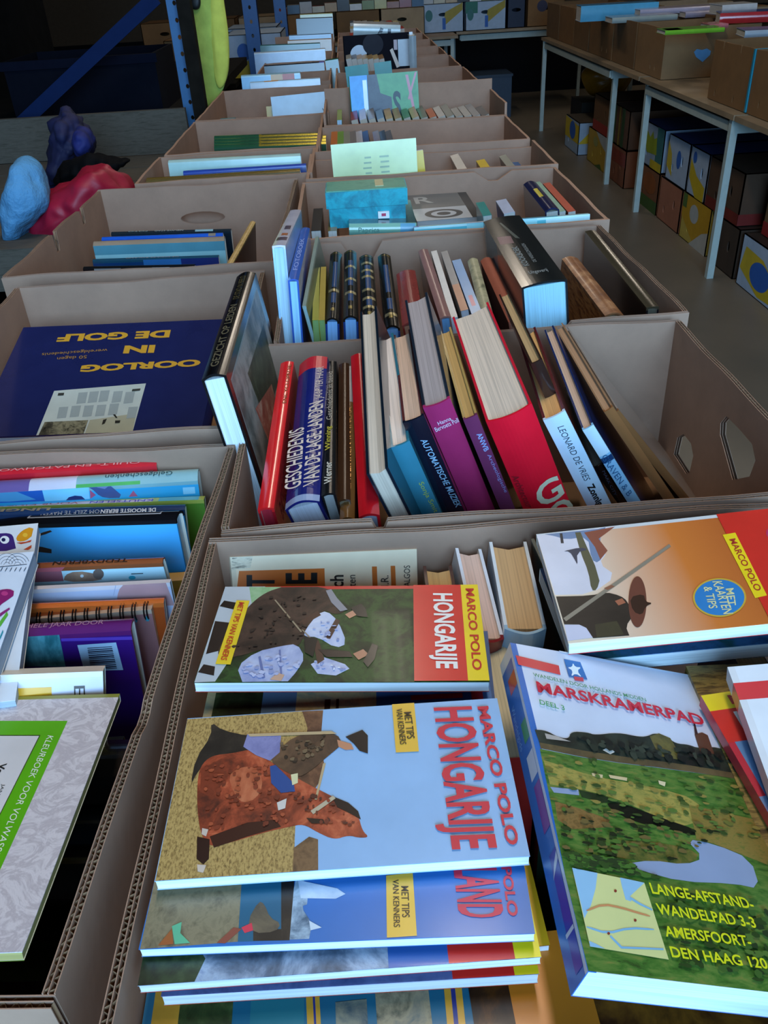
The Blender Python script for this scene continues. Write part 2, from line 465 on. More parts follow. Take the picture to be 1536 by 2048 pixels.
POSE = {
'red_go': (0.2529, 0.2839, 0.0444, (0.2053, 0.6927, 0.7725), (68.97, -1.38, 90.79)),
'leonard': (0.2029, 0.2795, 0.0224, (0.2862, 0.7083, 0.7719), (63.60, -1.25, 87.10)),
'graven': (0.2197, 0.2829, 0.0114, (0.3446, 0.7105, 0.7724), (58.84, -3.63, 88.22)),
'anwb': (0.2209, 0.2797, 0.0139, (0.1789, 0.6976, 0.7720), (70.13, -0.13, 90.27)),
'purple': (0.2236, 0.2900, 0.0268, (0.1402, 0.7366, 0.7732), (71.21, -6.43, 90.56)),
'auto': (0.2234, 0.2767, 0.0211, (0.1172, 0.6912, 0.7748), (71.04, 0.81, 89.41)),
'teal': (0.2286, 0.2654, 0.0188, (0.0989, 0.6955, 0.7703), (71.38, -3.75, 90.79)),
'gezicht': (0.2500, 0.3047, 0.0244, (-0.1603, 0.7412, 1.0719), (1.83, 82.03, 1.45)),
'pageup': (0.2475, 0.2996, 0.0203, (0.0895, 0.6619, 0.7948), (157.78, -70.03, -159.39)),
'red1': (0.2093, 0.2640, 0.0149, (-0.1084, 0.6321, 0.9916), (50.24, 82.48, 48.29)),
'lage': (0.2038, 0.2511, 0.0335, (-0.0856, 0.6443, 0.9818), (28.18, 73.43, 25.71)),
'ogen': (0.1954, 0.2638, 0.0135, (-0.0359, 0.6301, 0.9762), (66.34, 82.44, 64.68)),
'red2': (0.2088, 0.2801, 0.0187, (-0.0183, 0.6177, 0.9864), (65.09, 82.20, 65.35)),
'ltblue': (0.2825, 0.2814, 0.0172, (-0.1157, 1.1012, 1.0928), (-100.80, 85.02, -102.15)),
'blue': (0.2592, 0.2741, 0.0137, (-0.0981, 1.0754, 1.0548), (-137.68, 87.85, -138.78)),
'thin1': (0.2356, 0.2820, 0.0051, (-0.0834, 1.0752, 1.0195), (15.80, 80.70, 13.34)),
'yg1': (0.2138, 0.2017, 0.0086, (-0.0720, 1.0750, 0.9999), (119.24, 87.46, 119.94)),
'yg2': (0.2135, 0.2019, 0.0082, (-0.0635, 1.0749, 0.9994), (100.15, 87.46, 100.36)),
'enc1': (0.2118, 0.2738, 0.0185, (-0.0549, 1.0747, 0.9976), (153.69, 86.55, 152.91)),
'enc2': (0.2125, 0.2743, 0.0197, (-0.0309, 1.0748, 0.9986), (144.35, 87.49, 143.93)),
'enc3': (0.2060, 0.2719, 0.0221, (-0.0065, 1.0728, 0.9894), (145.85, 86.69, 145.56)),
'enc4': (0.2019, 0.2718, 0.0203, (0.0235, 1.0714, 0.9823), (67.67, 86.48, 67.44)),
'redbr': (0.2047, 0.2169, 0.0297, (0.0470, 1.0734, 0.9843), (0.47, 80.88, -0.56)),
'pink': (0.2084, 0.2798, 0.0153, (0.0978, 1.0737, 0.9910), (17.79, 83.91, 19.23)),
'white': (0.2091, 0.2797, 0.0093, (0.1125, 1.0737, 0.9907), (10.20, 81.22, 10.48)),
'grey': (0.2154, 0.2507, 0.0103, (0.1260, 1.0758, 0.9989), (6.91, 79.68, 7.27)),
'ltbl2': (0.2078, 0.2297, 0.0139, (0.1408, 1.0772, 0.9933), (3.55, 81.12, 3.88)),
'creamy': (0.1983, 0.2404, 0.0162, (0.1565, 1.0736, 0.9778), (14.98, 78.13, 12.77)),
'terra': (0.1986, 0.2416, 0.0188, (0.1902, 1.0737, 0.9794), (13.71, 79.99, 14.71)),
'tan': (0.2012, 0.2417, 0.0067, (0.2063, 1.0743, 0.9820), (13.45, 78.18, 13.12)),
'bigbl': (0.2374, 0.3255, 0.0594, (0.2034, 1.0607, 1.0309), (-0.00, 83.80, 0.79)),
'hairy': (0.2003, 0.2393, 0.0256, (0.3191, 1.0710, 0.9814), (156.05, 87.21, 157.47)),
'album': (0.2065, 0.3374, 0.0170, (0.3738, 1.0700, 0.9891), (41.12, 87.39, 41.41)),
'hong1': (0.1079, 0.1904, 0.0083, (-0.1202, 0.5033, 0.9992), (-1.43, -3.98, -93.58)),
'hong2': (0.1085, 0.1899, 0.0076, (-0.1252, 0.3634, 1.0097), (-0.14, 0.01, -89.97)),
'land': (0.1080, 0.1920, 0.0071, (-0.1269, 0.3358, 0.9991), (0.35, 1.13, -91.85)),
'stack1': (0.1080, 0.1947, 0.0070, (-0.1313, 0.3235, 0.9888), (-0.45, 0.84, -89.61)),
'stack2': (0.1080, 0.1849, 0.0090, (-0.1217, 0.3231, 0.9748), (-1.22, 0.00, -89.90)),
'asia': (0.1224, 0.2100, 0.0095, (0.1183, 0.5161, 1.0190), (4.04, -0.47, -91.44)),
'mars': (0.1257, 0.2096, 0.0080, (0.0734, 0.1863, 1.0281), (-1.14, 17.37, -0.85)),
'cream': (0.1567, 0.2118, 0.0121, (-0.1323, 0.5184, 0.7806), (72.27, 1.35, -0.31)),
'thick': (0.1000, 0.2072, 0.0309, (0.0756, 0.4775, 0.7771), (93.07, -3.94, 88.21)),
'whitesp': (0.1019, 0.2032, 0.0221, (0.0309, 0.4758, 0.7788), (99.29, -4.66, 91.71)),
'mapb': (0.1080, 0.1900, 0.0090, (0.2031, 0.1730, 1.0001), (-0.32, -2.59, 3.44)),
'whiter': (0.1250, 0.2100, 0.0120, (0.1871, 0.1560, 1.0020), (4.44, -7.19, -5.72)),
'quilt': (0.2013, 0.2800, 0.0139, (-0.4929, 0.7225, 1.0001), (-27.99, 84.11, -112.67)),
'geld': (0.2000, 0.2800, 0.0242, (-0.4580, 0.7367, 0.9886), (-77.60, 87.11, -163.29)),
'green': (0.1988, 0.2800, 0.0086, (-0.4513, 0.7108, 0.9711), (-14.13, 81.44, -103.76)),
'navy': (0.1996, 0.2800, 0.0113, (-0.4641, 0.6764, 0.9868), (-24.42, 80.91, -112.22)),
'beren': (0.2083, 0.2896, 0.0196, (-0.4659, 0.6977, 0.9643), (19.02, 79.21, -80.05)),
'teddy': (0.1995, 0.2600, 0.0084, (-0.4472, 0.6095, 0.9701), (82.44, 88.89, -11.28)),
'whiteqr': (0.1997, 0.2700, 0.0056, (-0.4481, 0.5728, 0.9709), (1.16, 84.08, -90.39)),
'orange': (0.1944, 0.2500, 0.0094, (-0.4328, 0.5441, 0.9763), (-18.46, 78.29, -105.54)),
'spiral': (0.1897, 0.2400, 0.0095, (-0.4321, 0.5430, 0.9601), (0.96, 81.67, -87.88)),
'paars': (0.2000, 0.2500, 0.0167, (-0.4478, 0.5047, 0.9854), (-28.93, 84.37, -116.44)),
'jever': (0.2023, 0.2500, 0.0128, (-0.4518, 0.4277, 1.0163), (-19.74, 64.04, -101.18)),
'kleur': (0.2045, 0.2500, 0.0063, (-0.4411, 0.4284, 0.9850), (-3.89, -8.70, -88.84)),
'colA': (0.2000, 0.2000, 0.0120, (-0.4538, 0.3802, 0.9956), (4.92, 5.90, 11.69)),
'colB': (0.2000, 0.1600, 0.0140, (-0.4678, 0.3846, 0.9985), (3.18, 2.10, 4.27)),
'golf': (0.3029, 0.2363, 0.0300, (-0.2078, 1.2065, 0.9352), (-15.21, -0.13, 176.67)),
'l2a': (0.1776, 0.2504, 0.0161, (-0.5233, 1.8294, 0.9396), (-90.00, 87.90, -179.80)),
'l2b': (0.1785, 0.2451, 0.0168, (-0.5255, 1.7631, 0.9472), (-113.74, 88.28, 156.30)),
'l2c': (0.1876, 0.2582, 0.0244, (-0.5313, 1.7238, 0.9496), (-144.01, 86.92, 127.40)),
'l2d': (0.1680, 0.2425, 0.0138, (-0.5221, 1.6597, 0.9331), (-47.99, 87.41, -137.50)),
'l2e': (0.1689, 0.2093, 0.0138, (-0.5208, 1.5919, 0.9392), (-23.06, 86.48, -116.42)),
'l2gold': (0.2000, 0.2605, 0.0103, (-0.2421, 1.4603, 0.9585), (158.31, 82.57, 153.01)),
}

# ================================================================ the hall
def concrete(key, h0, h1, sc):
    m, nt, p = base_mat(key)
    tc = nt.nodes.new('ShaderNodeTexCoord'); n = nt.nodes.new('ShaderNodeTexNoise'); n.inputs['Scale'].default_value = sc; n.inputs['Detail'].default_value = 8
    r = nt.nodes.new('ShaderNodeValToRGB'); r.color_ramp.elements[0].color = rgb(h0) + (1,); r.color_ramp.elements[1].color = rgb(h1) + (1,)
    r.color_ramp.elements[0].position = 0.3; r.color_ramp.elements[1].position = 0.7
    nt.links.new(tc.outputs['Object'], n.inputs['Vector']); nt.links.new(n.outputs['Fac'], r.inputs['Fac']); nt.links.new(r.outputs['Color'], p.inputs['Base Color'])
    p.inputs['Roughness'].default_value = 0.45
    return m
FLOOR = concrete('concrete_floor', '5a5449', '74695a', 1.4)
WALL = concrete('hall_wall', '4a4640', '57524a', 2.0)
struct(box('floor', -5, 7, -6, 14, -0.1, 0, FLOOR))
struct(box('wall_left', -5.1, -5, -2.5, 14, 0, 5, WALL))
struct(box('wall_right', 7, 7.1, -2.5, 14, 0, 5, WALL))
struct(box('wall_back', -5.1, 7.1, 14, 14.1, 0, 5, WALL))
struct(box('ceiling', -5.1, 7.1, -2.5, 14.1, 5, 5.1, WALL))
struct(boxes('wall_front', [(-5.1, -1.0, -2.6, -2.5, 0, 5), (1.7, 7.1, -2.6, -2.5, 0, 5), (-1.0, 1.7, -2.6, -2.5, 3.4, 5)], WALL))

# hanging lamps of the hall
LAMP_GLOW, nt_, p_ = base_mat('lamp_tube')
p_.inputs['Emission Color'].default_value = (1, 0.86, 0.7, 1); p_.inputs['Emission Strength'].default_value = 9; p_.inputs['Base Color'].default_value = (1, 0.9, 0.8, 1)
STEEL_W = mat('c9ccc8', 0.5)
for i, (lx, ly, pw) in enumerate([(0.2, 0.9, 25), (0.2, 3.9, 11), (0.2, 7.0, 10), (3.2, 5.0, 5), (3.2, 9.0, 8)]):
    t = empty('ceiling_lamp', (lx, ly, 3.7)); tag(t, ['fluorescent batten lamp hanging above the nearest boxes', 'fluorescent batten lamp hanging above the middle of the long table', 'fluorescent batten lamp hanging above the far end of the long table', 'fluorescent batten lamp above the right hand tables', 'fluorescent batten lamp in the far right of the hall'][i], 'lamp', 'hall lamps')
    boxes('housing', [(-0.09, 0.09, -0.75, 0.75, 0.03, 0.1)], STEEL_W, t)
    for s in (-0.045, 0.045): box('tube', s - 0.014, s + 0.014, -0.72, 0.72, 0.0, 0.028, LAMP_GLOW, t)
    for s in (-0.6, 0.6): box('suspension_rod', -0.004, 0.004, s - 0.004, s + 0.004, 0.1, 1.3, STEEL_W, t)
    a = area('lamp_light', (lx, ly, 3.67), (0, 0, 0), 0.25, 1.5, pw, (1, 0.87, 0.72)); a.parent = None

# ================================================================ the long table with two rows of boxes
BOARD = mat('8d7a60', 0.55, vary=0.15, scale=9)
LEG = mat('a9b8b4', 0.4)
def table(name, label, x0, x1, y0, y1, zt, legs, group=None, top=BOARD, th=0.022, rail=True):
    t = empty(name, ((x0 + x1) / 2, (y0 + y1) / 2, 0)); tag(t, label, 'table', group)
    cx, cy = (x0 + x1) / 2, (y0 + y1) / 2
    box('table_top', x0 - cx, x1 - cx, y0 - cy, y1 - cy, zt - th, zt, top, t)
    for lx, ly in legs:
        box('leg', lx - cx - 0.016, lx - cx + 0.016, ly - cy - 0.016, ly - cy + 0.016, 0, zt - th, LEG, t)
    if rail:
        xs = [p[0] for p in legs]; ys = [p[1] for p in legs]
        for ly in sorted(set(ys)):
            box('end_rail', min(xs) - cx, max(xs) - cx, ly - cy - 0.012, ly - cy + 0.012, zt - th - 0.06, zt - th - 0.012, LEG, t)
        for lx in sorted(set(xs)):
            box('side_rail', lx - cx - 0.01, lx - cx + 0.01, min(ys) - cy, max(ys) - cy, zt - th - 0.055, zt - th - 0.015, LEG, t)
    return t
for i in range(4):
    a = 0.05 + i * 1.65
    table('trestle_table', ['wooden table top carrying the nearest book boxes', 'wooden table top under the second stretch of book boxes', 'wooden table top under the third stretch of book boxes', 'wooden table top under the farthest book boxes of the long row'][i],
          (-0.6 if i == 0 else -0.5), 0.36, a, a + 1.64, 0.766, [(-0.45, a + 0.08), (0.3, a + 0.08), (-0.45, a + 1.56), (0.3, a + 1.56)], 'tables of the long row')

# ---- boxes of the right hand row, near to far
C1 = (-0.135, 0.392, 0.588, 0.998)
def sz(px, py, x, y0): p = UX(px, py, x); return (p.y - y0 - 0.0065, p.z)
h1 = [sz(x, y, 0.3855, C1[2]) for x, y in [(1367, 868), (1382, 887), (1386.5, 911.6), (1379, 944.6), (1372, 948), (1347.5, 909), (1355, 875)]]
h2 = [sz(x, y, 0.3855, C1[2]) for x, y in [(1452.5, 832), (1480, 860), (1504, 888), (1511, 921), (1499, 953), (1464.7, 960), (1440, 870), (1441, 846)]]
carton('cardboard_box', 'nearest cardboard box, holding the flat stack of travel guides', -0.143, 0.375, 0.118, 0.579, near=True)
carton('cardboard_box', 'cardboard box with two handle holes in its bare right wall, full of leaning hardbacks', *C1, near=True, holes={'right': [h1, h2]}, notch={'front': [(0.128, 0.142, 0.010, 0.004)]})
carton('cardboard_box', 'cardboard box with the gold banded black volumes and the thick black book', -0.122, 0.408, 1.012, 1.437, near=True, rot=0.8,
       notch={'back': [(0.09, 0.16, 0.03, 0.018)], 'front': [(0.0, 0.38, 0.012, 0.01)]})
carton('cardboard_box', 'cardboard box holding the turquoise gift box', -0.118, 0.428, 1.462, 1.9, notch={'back': [(0.37, 0.45, 0.02, 0.03)]})
carton('cardboard_box', 'cardboard box with the pale yellow sheet standing in it', -0.112, 0.44, 1.93, 2.215, tops={'back': 0.985})
carton('cardboard_box', 'cardboard box behind the pale yellow sheet, small books in its left corner', -0.1, 0.435, 2.235, 2.6)
carton('cardboard_box', 'taller cardboard box with the green and blue picture cover leaning in it', -0.085, 0.44, 2.615, 2.92, tops={'back': 1.06, 'right': 1.03, 'left': 1.03})
for i, (a, b_) in enumerate([(2.95, 3.38), (3.42, 3.86), (3.9, 4.34), (4.4, 4.78), (4.84, 5.2), (5.26, 5.66), (5.72, 6.12)]):
    carton('cardboard_box', ['low cardboard box just behind the taller one with the picture cover', 'cardboard box with turquoise folders in it', 'cardboard box holding the dark black and white photo cover', 'cardboard box with a white spine lying across its top', 'sixth cardboard box from the far end of the right hand row', 'next to last cardboard box of the right hand row', 'last cardboard box at the far end of the right hand row'][i],
           -0.06, 0.47 - 0.005 * i, a, b_)
# ---- boxes of the left hand row
carton('cardboard_box', 'cardboard box at the lower left, filled with craft and colouring books', -0.563, -0.153, 0.215, 0.757, near=True, rot=-3.0, notch={'right': [(0.16, 0.19, 0.003, 0.01)]})
carton('cardboard_box', 'cardboard box with the dark blue Gulf War book lying in it', -0.535, -0.15, 0.778, 1.30, near=True, rot=0.5)
L2L = carton('cardboard_box', 'cardboard box with notched left wall and a row of spines across it', -0.575, -0.135, 1.35, 1.95, near=True, rot=-1.0,
       notch={'left': [(0.24, 0.265, 0.035, 0.004), (0.42, 0.445, 0.03, 0.004)]},
       holes={'back': [[(0.22 + 0.05 * math.cos(a) , 0.93 + 0.014 * math.sin(a)) for a in [i * math.pi / 8 for i in range(16)]]]})
carton('cardboard_box', 'cardboard box with a mint white book and a brown and gold spine', -0.5, -0.1, 2.0, 2.30)
carton('cardboard_box', 'cardboard box with four green and gold spines', -0.49, -0.09, 2.32, 2.83)
carton('cardboard_box', 'wide open cardboard box with a white sheet leaning in its corner', -0.488, -0.075, 2.85, 3.55)
for i, (a, b_) in enumerate([(3.68, 3.99), (4.02, 4.42), (4.46, 4.86), (4.9, 5.3), (5.34, 5.74)]):
    carton('cardboard_box', ['cardboard box with a light blue book, behind the wide open one in the left row', 'cardboard box with black and white spines in the left row', 'cardboard box with a long white spine in the left row', 'brown cardboard box standing tall behind the long white spine', 'last cardboard box of the left hand row'][i],
           -0.40, -0.08, a, b_, tops={'back': 1.05} if i == 3 else None)

# ================================================================ books in the nearest box: travel guides
def P(k): return POSE[k]
def up(pose, dz=0, dx=0, dy=0):
    W, H, T, l, e = pose
    return (W, H, T, (l[0] + dx, l[1] + dy, l[2] + dz), e)
WP = 'dfe6ea'
GRP = 'travel guides lying in the nearest box'
HORSE = photo(['4a1c10', '7d3119', 'a8492a', 'c96b45'], 70)
STRAW = photo(['5f4a26', '927541', 'b89a5c', 'a5864c'], 420, (1, 2, 1))
DARKP = photo(['0d0c0b', '1e1a16', '3a3128'], 60)
# --- guide with the two riders
b = book('travel_guide', 'Hongarije travel guide with two riders, red title panel and yellow top strip', P('hong1'), photo(['0f1a0c', '1c3214', '2f5020', '18260f'], 60), 'c22b22', 'c22b22', page=WP, hard=False, group=GRP)
def c4(x, y): return (380 + x / 2.194, 1060 + y / 2.194)
art(b, 'front', [
    ('b9c2c9', [c4(*p) for p in [(155, 248), (330, 248), (250, 420), (180, 560), (110, 665), (18, 672)]]),
    (photo(['c8d3c4', '7fae78', 'a9c6a0'], 30), [c4(*p) for p in [(260, 250), (400, 250), (330, 330), (270, 320)]]),
    ('221812', [c4(*p) for p in [(150, 310), (210, 320), (195, 350), (130, 335)]]), ('2b201a', [c4(*p) for p in [(110, 400), (200, 410), (170, 520), (70, 545)]]),
    ('2c221d', [c4(*p) for p in [(60, 590), (110, 600), (105, 640), (35, 625)]]),
    (photo(['130d0b', '2e1f18', '4a352a', '241813'], 40), [c4(*p) for p in [(330, 275), (400, 252), (560, 250), (620, 262), (640, 300), (690, 355), (640, 375), (590, 350), (560, 380), (500, 470), (470, 520), (330, 520), (200, 560), (110, 560), (150, 470), (210, 400), (260, 330)]]),
    (photo(['8896c4', 'aab6da', 'ccd6ee'], 40), [c4(*p) for p in [(205, 600), (290, 535), (400, 510), (470, 500), (505, 560), (470, 620), (430, 665), (230, 668)]]),
    (photo(['93a1cf', 'bcc8e6', 'd9e0f2'], 40), [c4(*p) for p in [(505, 440), (560, 370), (600, 355), (650, 400), (690, 500), (640, 520), (560, 470), (500, 470)]]),
    (photo(['9aa6d2', 'c0cae8', '8390c0'], 40), [c4(*p) for p in [(530, 590), (590, 560), (680, 590), (700, 610), (640, 640), (560, 632)]]),
    ('4e3226', [c4(*p) for p in [(470, 410), (560, 355), (575, 375), (485, 425)]]), ('4a2e22', [c4(*p) for p in [(590, 475), (640, 390), (660, 400), (615, 480)]]),
    ('4a2e22', [c4(*p) for p in [(540, 490), (565, 485), (590, 570), (560, 590)]]),
    ('c08a6c', [c4(*p) for p in [(680, 372), (720, 352), (735, 372), (700, 390)]]), ('b07a5c', [c4(*p) for p in [(715, 545), (760, 525), (785, 548), (740, 572)]]),
    ('0d0b0b', [c4(*p) for p in [(705, 345), (750, 325), (770, 345), (780, 385), (735, 380)]]), ('0d0b0b', [c4(*p) for p in [(760, 580), (800, 500), (825, 510), (810, 570), (780, 605)]]),
    ('2a1d18', [c4(*p) for p in [(560, 525), (700, 535), (715, 560), (600, 560)]]), ('8e8e96', [c4(*p) for p in [(596, 268), (620, 262), (645, 300), (692, 352), (660, 360), (620, 320)]]), ('9a8a70', [c4(*p) for p in [(370, 310), (376, 308), (492, 448), (486, 452)]]), ('9a8a70', [c4(*p) for p in [(490, 440), (496, 440), (545, 490), (540, 494)]]), ('14110f', [c4(*p) for p in [(500, 470), (560, 480), (540, 560), (505, 540)]]), ('6a78ac', [c4(*p) for p in [(300, 560), (310, 556), (330, 650), (318, 655)]]), ('6a78ac', [c4(*p) for p in [(390, 530), (398, 528), (405, 640), (396, 642)]]), ('c9a48c', [c4(*p) for p in [(350, 660), (385, 630), (415, 640), (400, 666)]]),
    ('e8c92a', [c4(*p) for p in [(205, 312), (262, 314), (178, 594), (112, 592)]]),
    ('d3271f', [c4(*p) for p in [(980, 245), (1188, 244), (1220, 665), (984, 666)]]),
    ('efd21f', [c4(*p) for p in [(1187, 244), (1262, 243), (1315, 665), (1220, 665)]]),
], px=True)
tufts(b, 'front', 50, [c4(340, 300), c4(560, 270), c4(500, 480), c4(160, 540)], ['1a110d', '3c2a20', '2a1c15'], 0.0014, 10)
tufts(b, 'front', 30, [c4(230, 600), c4(480, 520), c4(490, 620), c4(260, 660)], ['a9b4dc', '8d9ac8', 'b9c3e4'], 0.0016, 11)
tufts(b, 'front', 24, [c4(520, 430), c4(610, 380), c4(680, 500), c4(560, 480)], ['a9b4dc', '8d9ac8', 'c4cdea'], 0.0012, 12)
tufts(b, 'front', 14, [c4(550, 580), c4(660, 590), c4(680, 620), c4(560, 620)], ['a9b4dc', '8d9ac8', 'dde4f4'], 0.0012, 13)
letter(b, 'front', 'HONGARIJE', c4(1040, 282), c4(1050, 612), c4(1152, 284), 'f0ece6', px=True, bold=0.03)
letter(b, 'front', 'MARCO POLO', c4(1208, 262), c4(1240, 620), c4(1245, 262), 'c5281e', px=True, bold=0.02)
letter(b, 'front', 'MET TIPS VAN KENNERS', c4(216, 322), c4(135, 575), c4(240, 325), 'c5281e', px=True, bold=0.01, name='small_lettering')
# --- guide with the bay horse
b = book('travel_guide', 'Hongarije travel guide with a sitting bay horse on pale blue', P('hong2'), '8fb4da', '8fb4da', '8fb4da', page=WP, hard=False, group=GRP)
def c5(x, y): return (260 + x / 1.786, 1360 + y / 1.786)
art(b, 'front', [
    (STRAW, [c5(*p) for p in [(205, 140), (640, 110), (690, 112), (680, 180), (600, 400), (590, 520), (585, 690), (90, 718)]]),
    (photo(['2a1c12', '5c3a26', '8a6142'], 60), [c5(*p) for p in [(615, 112), (690, 108), (680, 230), (700, 330), (640, 420), (590, 520), (590, 460), (600, 300), (640, 190)]]),
    (photo(['3b2a1a', '7a5b3c', '4e3622'], 60), [c5(*p) for p in [(585, 600), (640, 560), (672, 570), (672, 690), (580, 695)]]),
    (DARKP, [c5(*p) for p in [(290, 150), (330, 180), (420, 200), (500, 200), (470, 250), (400, 260), (280, 290), (240, 330), (215, 380), (235, 280), (290, 200)]]),
    (HORSE, [c5(*p) for p in [(240, 370), (250, 310), (290, 270), (370, 262), (440, 245), (500, 290), (560, 330), (640, 375), (700, 405), (770, 440), (815, 480), (830, 540), (855, 562), (820, 565), (780, 555), (730, 572), (670, 545), (620, 515), (570, 525), (480, 545), (380, 575), (290, 600), (255, 560), (240, 470)]]),
    (photo(['a04a2a', 'b86440', 'cc8058'], 60), [c5(*p) for p in [(350, 340), (390, 315), (430, 308), (465, 330), (475, 380), (450, 425), (405, 442), (372, 410)]]),
    (photo(['5a2414', '7d3119', '3a150c'], 40), [c5(*p) for p in [(255, 320), (330, 280), (340, 360), (290, 420), (250, 400)]]),
    ('3a1a10', [c5(*p) for p in [(285, 560), (420, 510), (520, 500), (540, 525), (420, 560), (300, 600)]]),
    ('2a120c', [c5(*p) for p in [(240, 560), (285, 570), (282, 640), (262, 660), (238, 640)]]), ('c9b8a8', [c5(*p) for p in [(240, 660), (272, 662), (262, 690), (242, 685)]]), ('c9b8a8', [c5(*p) for p in [(258, 530), (280, 535), (272, 560), (256, 552)]]),
    ('1c0f0b', [c5(*p) for p in [(720, 415), (780, 440), (815, 470), (825, 500), (790, 480), (740, 455)]]),
    (photo(['2c1d14', '4e3726', '6e5138'], 50), [c5(*p) for p in [(520, 260), (590, 200), (680, 185), (740, 195), (760, 230), (700, 280), (640, 330), (600, 350), (540, 320), (500, 290)]]),
    (photo(['5a5a86', '8484b0', '6a6a98'], 50), [c5(*p) for p in [(405, 240), (420, 195), (540, 200), (535, 260), (500, 290), (450, 270)]]),
    ('2a4a86', [c5(*p) for p in [(500, 310), (520, 305), (585, 370), (590, 400), (540, 405), (505, 370)]]),
    ('c08562', [c5(*p) for p in [(740, 215), (790, 230), (800, 250), (770, 252), (745, 240)]]),
    ('1a1210', [c5(*p) for p in [(770, 205), (830, 180), (850, 200), (850, 265), (820, 255), (800, 230)]]),
    ('cfc6bb', [c5(*p) for p in [(525, 440), (560, 425), (555, 460), (530, 468)]]), ('d8d0a0', [c5(*p) for p in [(575, 340), (600, 335), (600, 370), (580, 378)]]),
    ('b8a88c', [c5(*p) for p in [(645, 470), (725, 415), (735, 425), (655, 482)]]), ('2a1a12', [c5(*p) for p in [(630, 495), (690, 500), (700, 515), (650, 515)]]),
    ('b9a078', [c5(*p) for p in [(690, 300), (700, 300), (668, 430), (660, 430)]]), ('b9a078', [c5(*p) for p in [(420, 195), (720, 185), (740, 195), (430, 205)]]),
    ('e2b23c', [c5(*p) for p in [(936, 90), (1015, 84), (1032, 258), (950, 262)]]),
], px=True)
tufts(b, 'front', 90, [c5(260, 300), c5(520, 300), c5(600, 500), c5(260, 560)], ['7d3119', '8d3a20', 'a04a2a', '6a2814'], 0.0013, 6)
tufts(b, 'front', 40, [c5(560, 400), c5(700, 420), c5(820, 530), c5(640, 510)], ['6a2814', '8a3a1f', '4a1c10'], 0.0011, 7)
tufts(b, 'front', 40, [c5(540, 230), c5(700, 200), c5(690, 260), c5(560, 310)], ['20160f', '54402c', '6e5a40', '3a2a1c'], 0.0012, 8)
letter(b, 'front', 'HONGARIJE', c5(1042, 105), c5(1100, 612), c5(1222, 98), 'c8283a', px=True, bold=0.025)
letter(b, 'front', 'MARCO POLO', c5(1240, 100), c5(1345, 595), c5(1280, 97), 'c8283a', px=True, bold=0.03)
letter(b, 'front', 'MET TIPS', c5(978, 120), c5(990, 215), c5(1005, 118), '3a2a14', px=True, bold=0.01, name='small_lettering')
letter(b, 'front', 'VAN KENNERS', c5(950, 108), c5(965, 235), c5(972, 107), '3a2a14', px=True, bold=0.01, name='small_lettering')
# --- ...LAND guide
b = book('travel_guide', 'deep blue travel guide with yellow tag and white tower, under the horse guide', P('land'), '2a6ab0', '2a6ab0', '2a6ab0', page=WP, hard=False, group=GRP)
art(b, 'front', [
    (photo(['5e5540', '857a5e', '736850'], 120), [c5(*p) for p in [(75, 700), (400, 700), (385, 935), (35, 965)]]),
    ('1e5c78', [c5(*p) for p in [(400, 700), (590, 690), (570, 930), (385, 935)]]),
    (DARKP, [c5(*p) for p in [(540, 690), (590, 690), (570, 930), (440, 932), (440, 890), (540, 890)]]),
    (photo(['4a4236', '7a6a50'], 60), [c5(*p) for p in [(420, 860), (460, 790), (480, 800), (500, 850), (540, 870), (520, 900), (440, 905)]]),
    (photo(['3f5a70', '9fb4c4', '6a8494'], 70), [c5(*p) for p in [(590, 690), (620, 700), (640, 800), (610, 810), (650, 870), (640, 925), (570, 928)]]),
    (photo(['8fa6c0', 'c8d6e4'], 40), [c5(*p) for p in [(600, 715), (740, 745), (770, 765), (735, 782), (610, 780)]]),
    ('c5d2dc', [c5(*p) for p in [(640, 860), (685, 885), (645, 895)]]), ('d23a4c', [c5(*p) for p in [(398, 885), (435, 868), (440, 895), (410, 905)]]),
    ('8a4a3a', [c5(*p) for p in [(310, 940), (370, 885), (400, 890), (340, 942)]]), ('5fae86', [c5(*p) for p in [(150, 880), (185, 865), (180, 905), (215, 940), (160, 945)]]), ('9a5a30', [c5(*p) for p in [(100, 950), (150, 890), (155, 945)]]),
    ('e2b23c', [c5(*p) for p in [(915, 700), (1010, 690), (1025, 915), (918, 922)]]),
], px=True)
letter(b, 'front', 'LAND', c5(1155, 672), c5(1175, 850), c5(1310, 672), 'c8304a', px=True, bold=0.025)
letter(b, 'front', 'POLO', c5(1325, 668), c5(1350, 845), c5(1362, 668), 'c8304a', px=True, bold=0.03)
letter(b, 'front', 'MET TIPS', c5(968, 738), c5(972, 850), c5(995, 738), '3a2a14', px=True, bold=0.01, name='small_lettering')
letter(b, 'front', 'VAN KENNERS', c5(938, 715), c5(942, 885), c5(960, 715), '3a2a14', px=True, bold=0.01, name='small_lettering')
# --- two more guides under it
b = book('travel_guide', 'travel guide with a grey forest and sky cover, third in the front stack', P('stack1'), photo(['2a3440', '56667a', '9aa8ba', '3a5a8a'], 30), 'c0281e', 'c0281e', page=WP, hard=False, group=GRP)
art(b, 'front', [(photo(['10180e', '2a3a20', '4a5a38'], 60), [(0.75, 0), (1, 0), (1, 0.14), (0.9, 0.16), (0.75, 0.1)]), ('2a5aa0', rect(0, 0.62, 1, 0.77)), ('cf2a22', rect(0, 0.77, 1, 0.935)), ('ead21c', rect(0, 0.935, 1, 1))])
b = book('travel_guide', 'travel guide with a purple tinted cover, lowest of the front stack', P('stack2'), photo(['2a3a6a', '5a6a9a', '40406a'], 30), 'c0281e', 'c0281e', page=WP, hard=False, group=GRP)
art(b, 'front', [('cf2a22', rect(0, 0.77, 1, 0.935)), ('ead21c', rect(0, 0.935, 1, 1))])
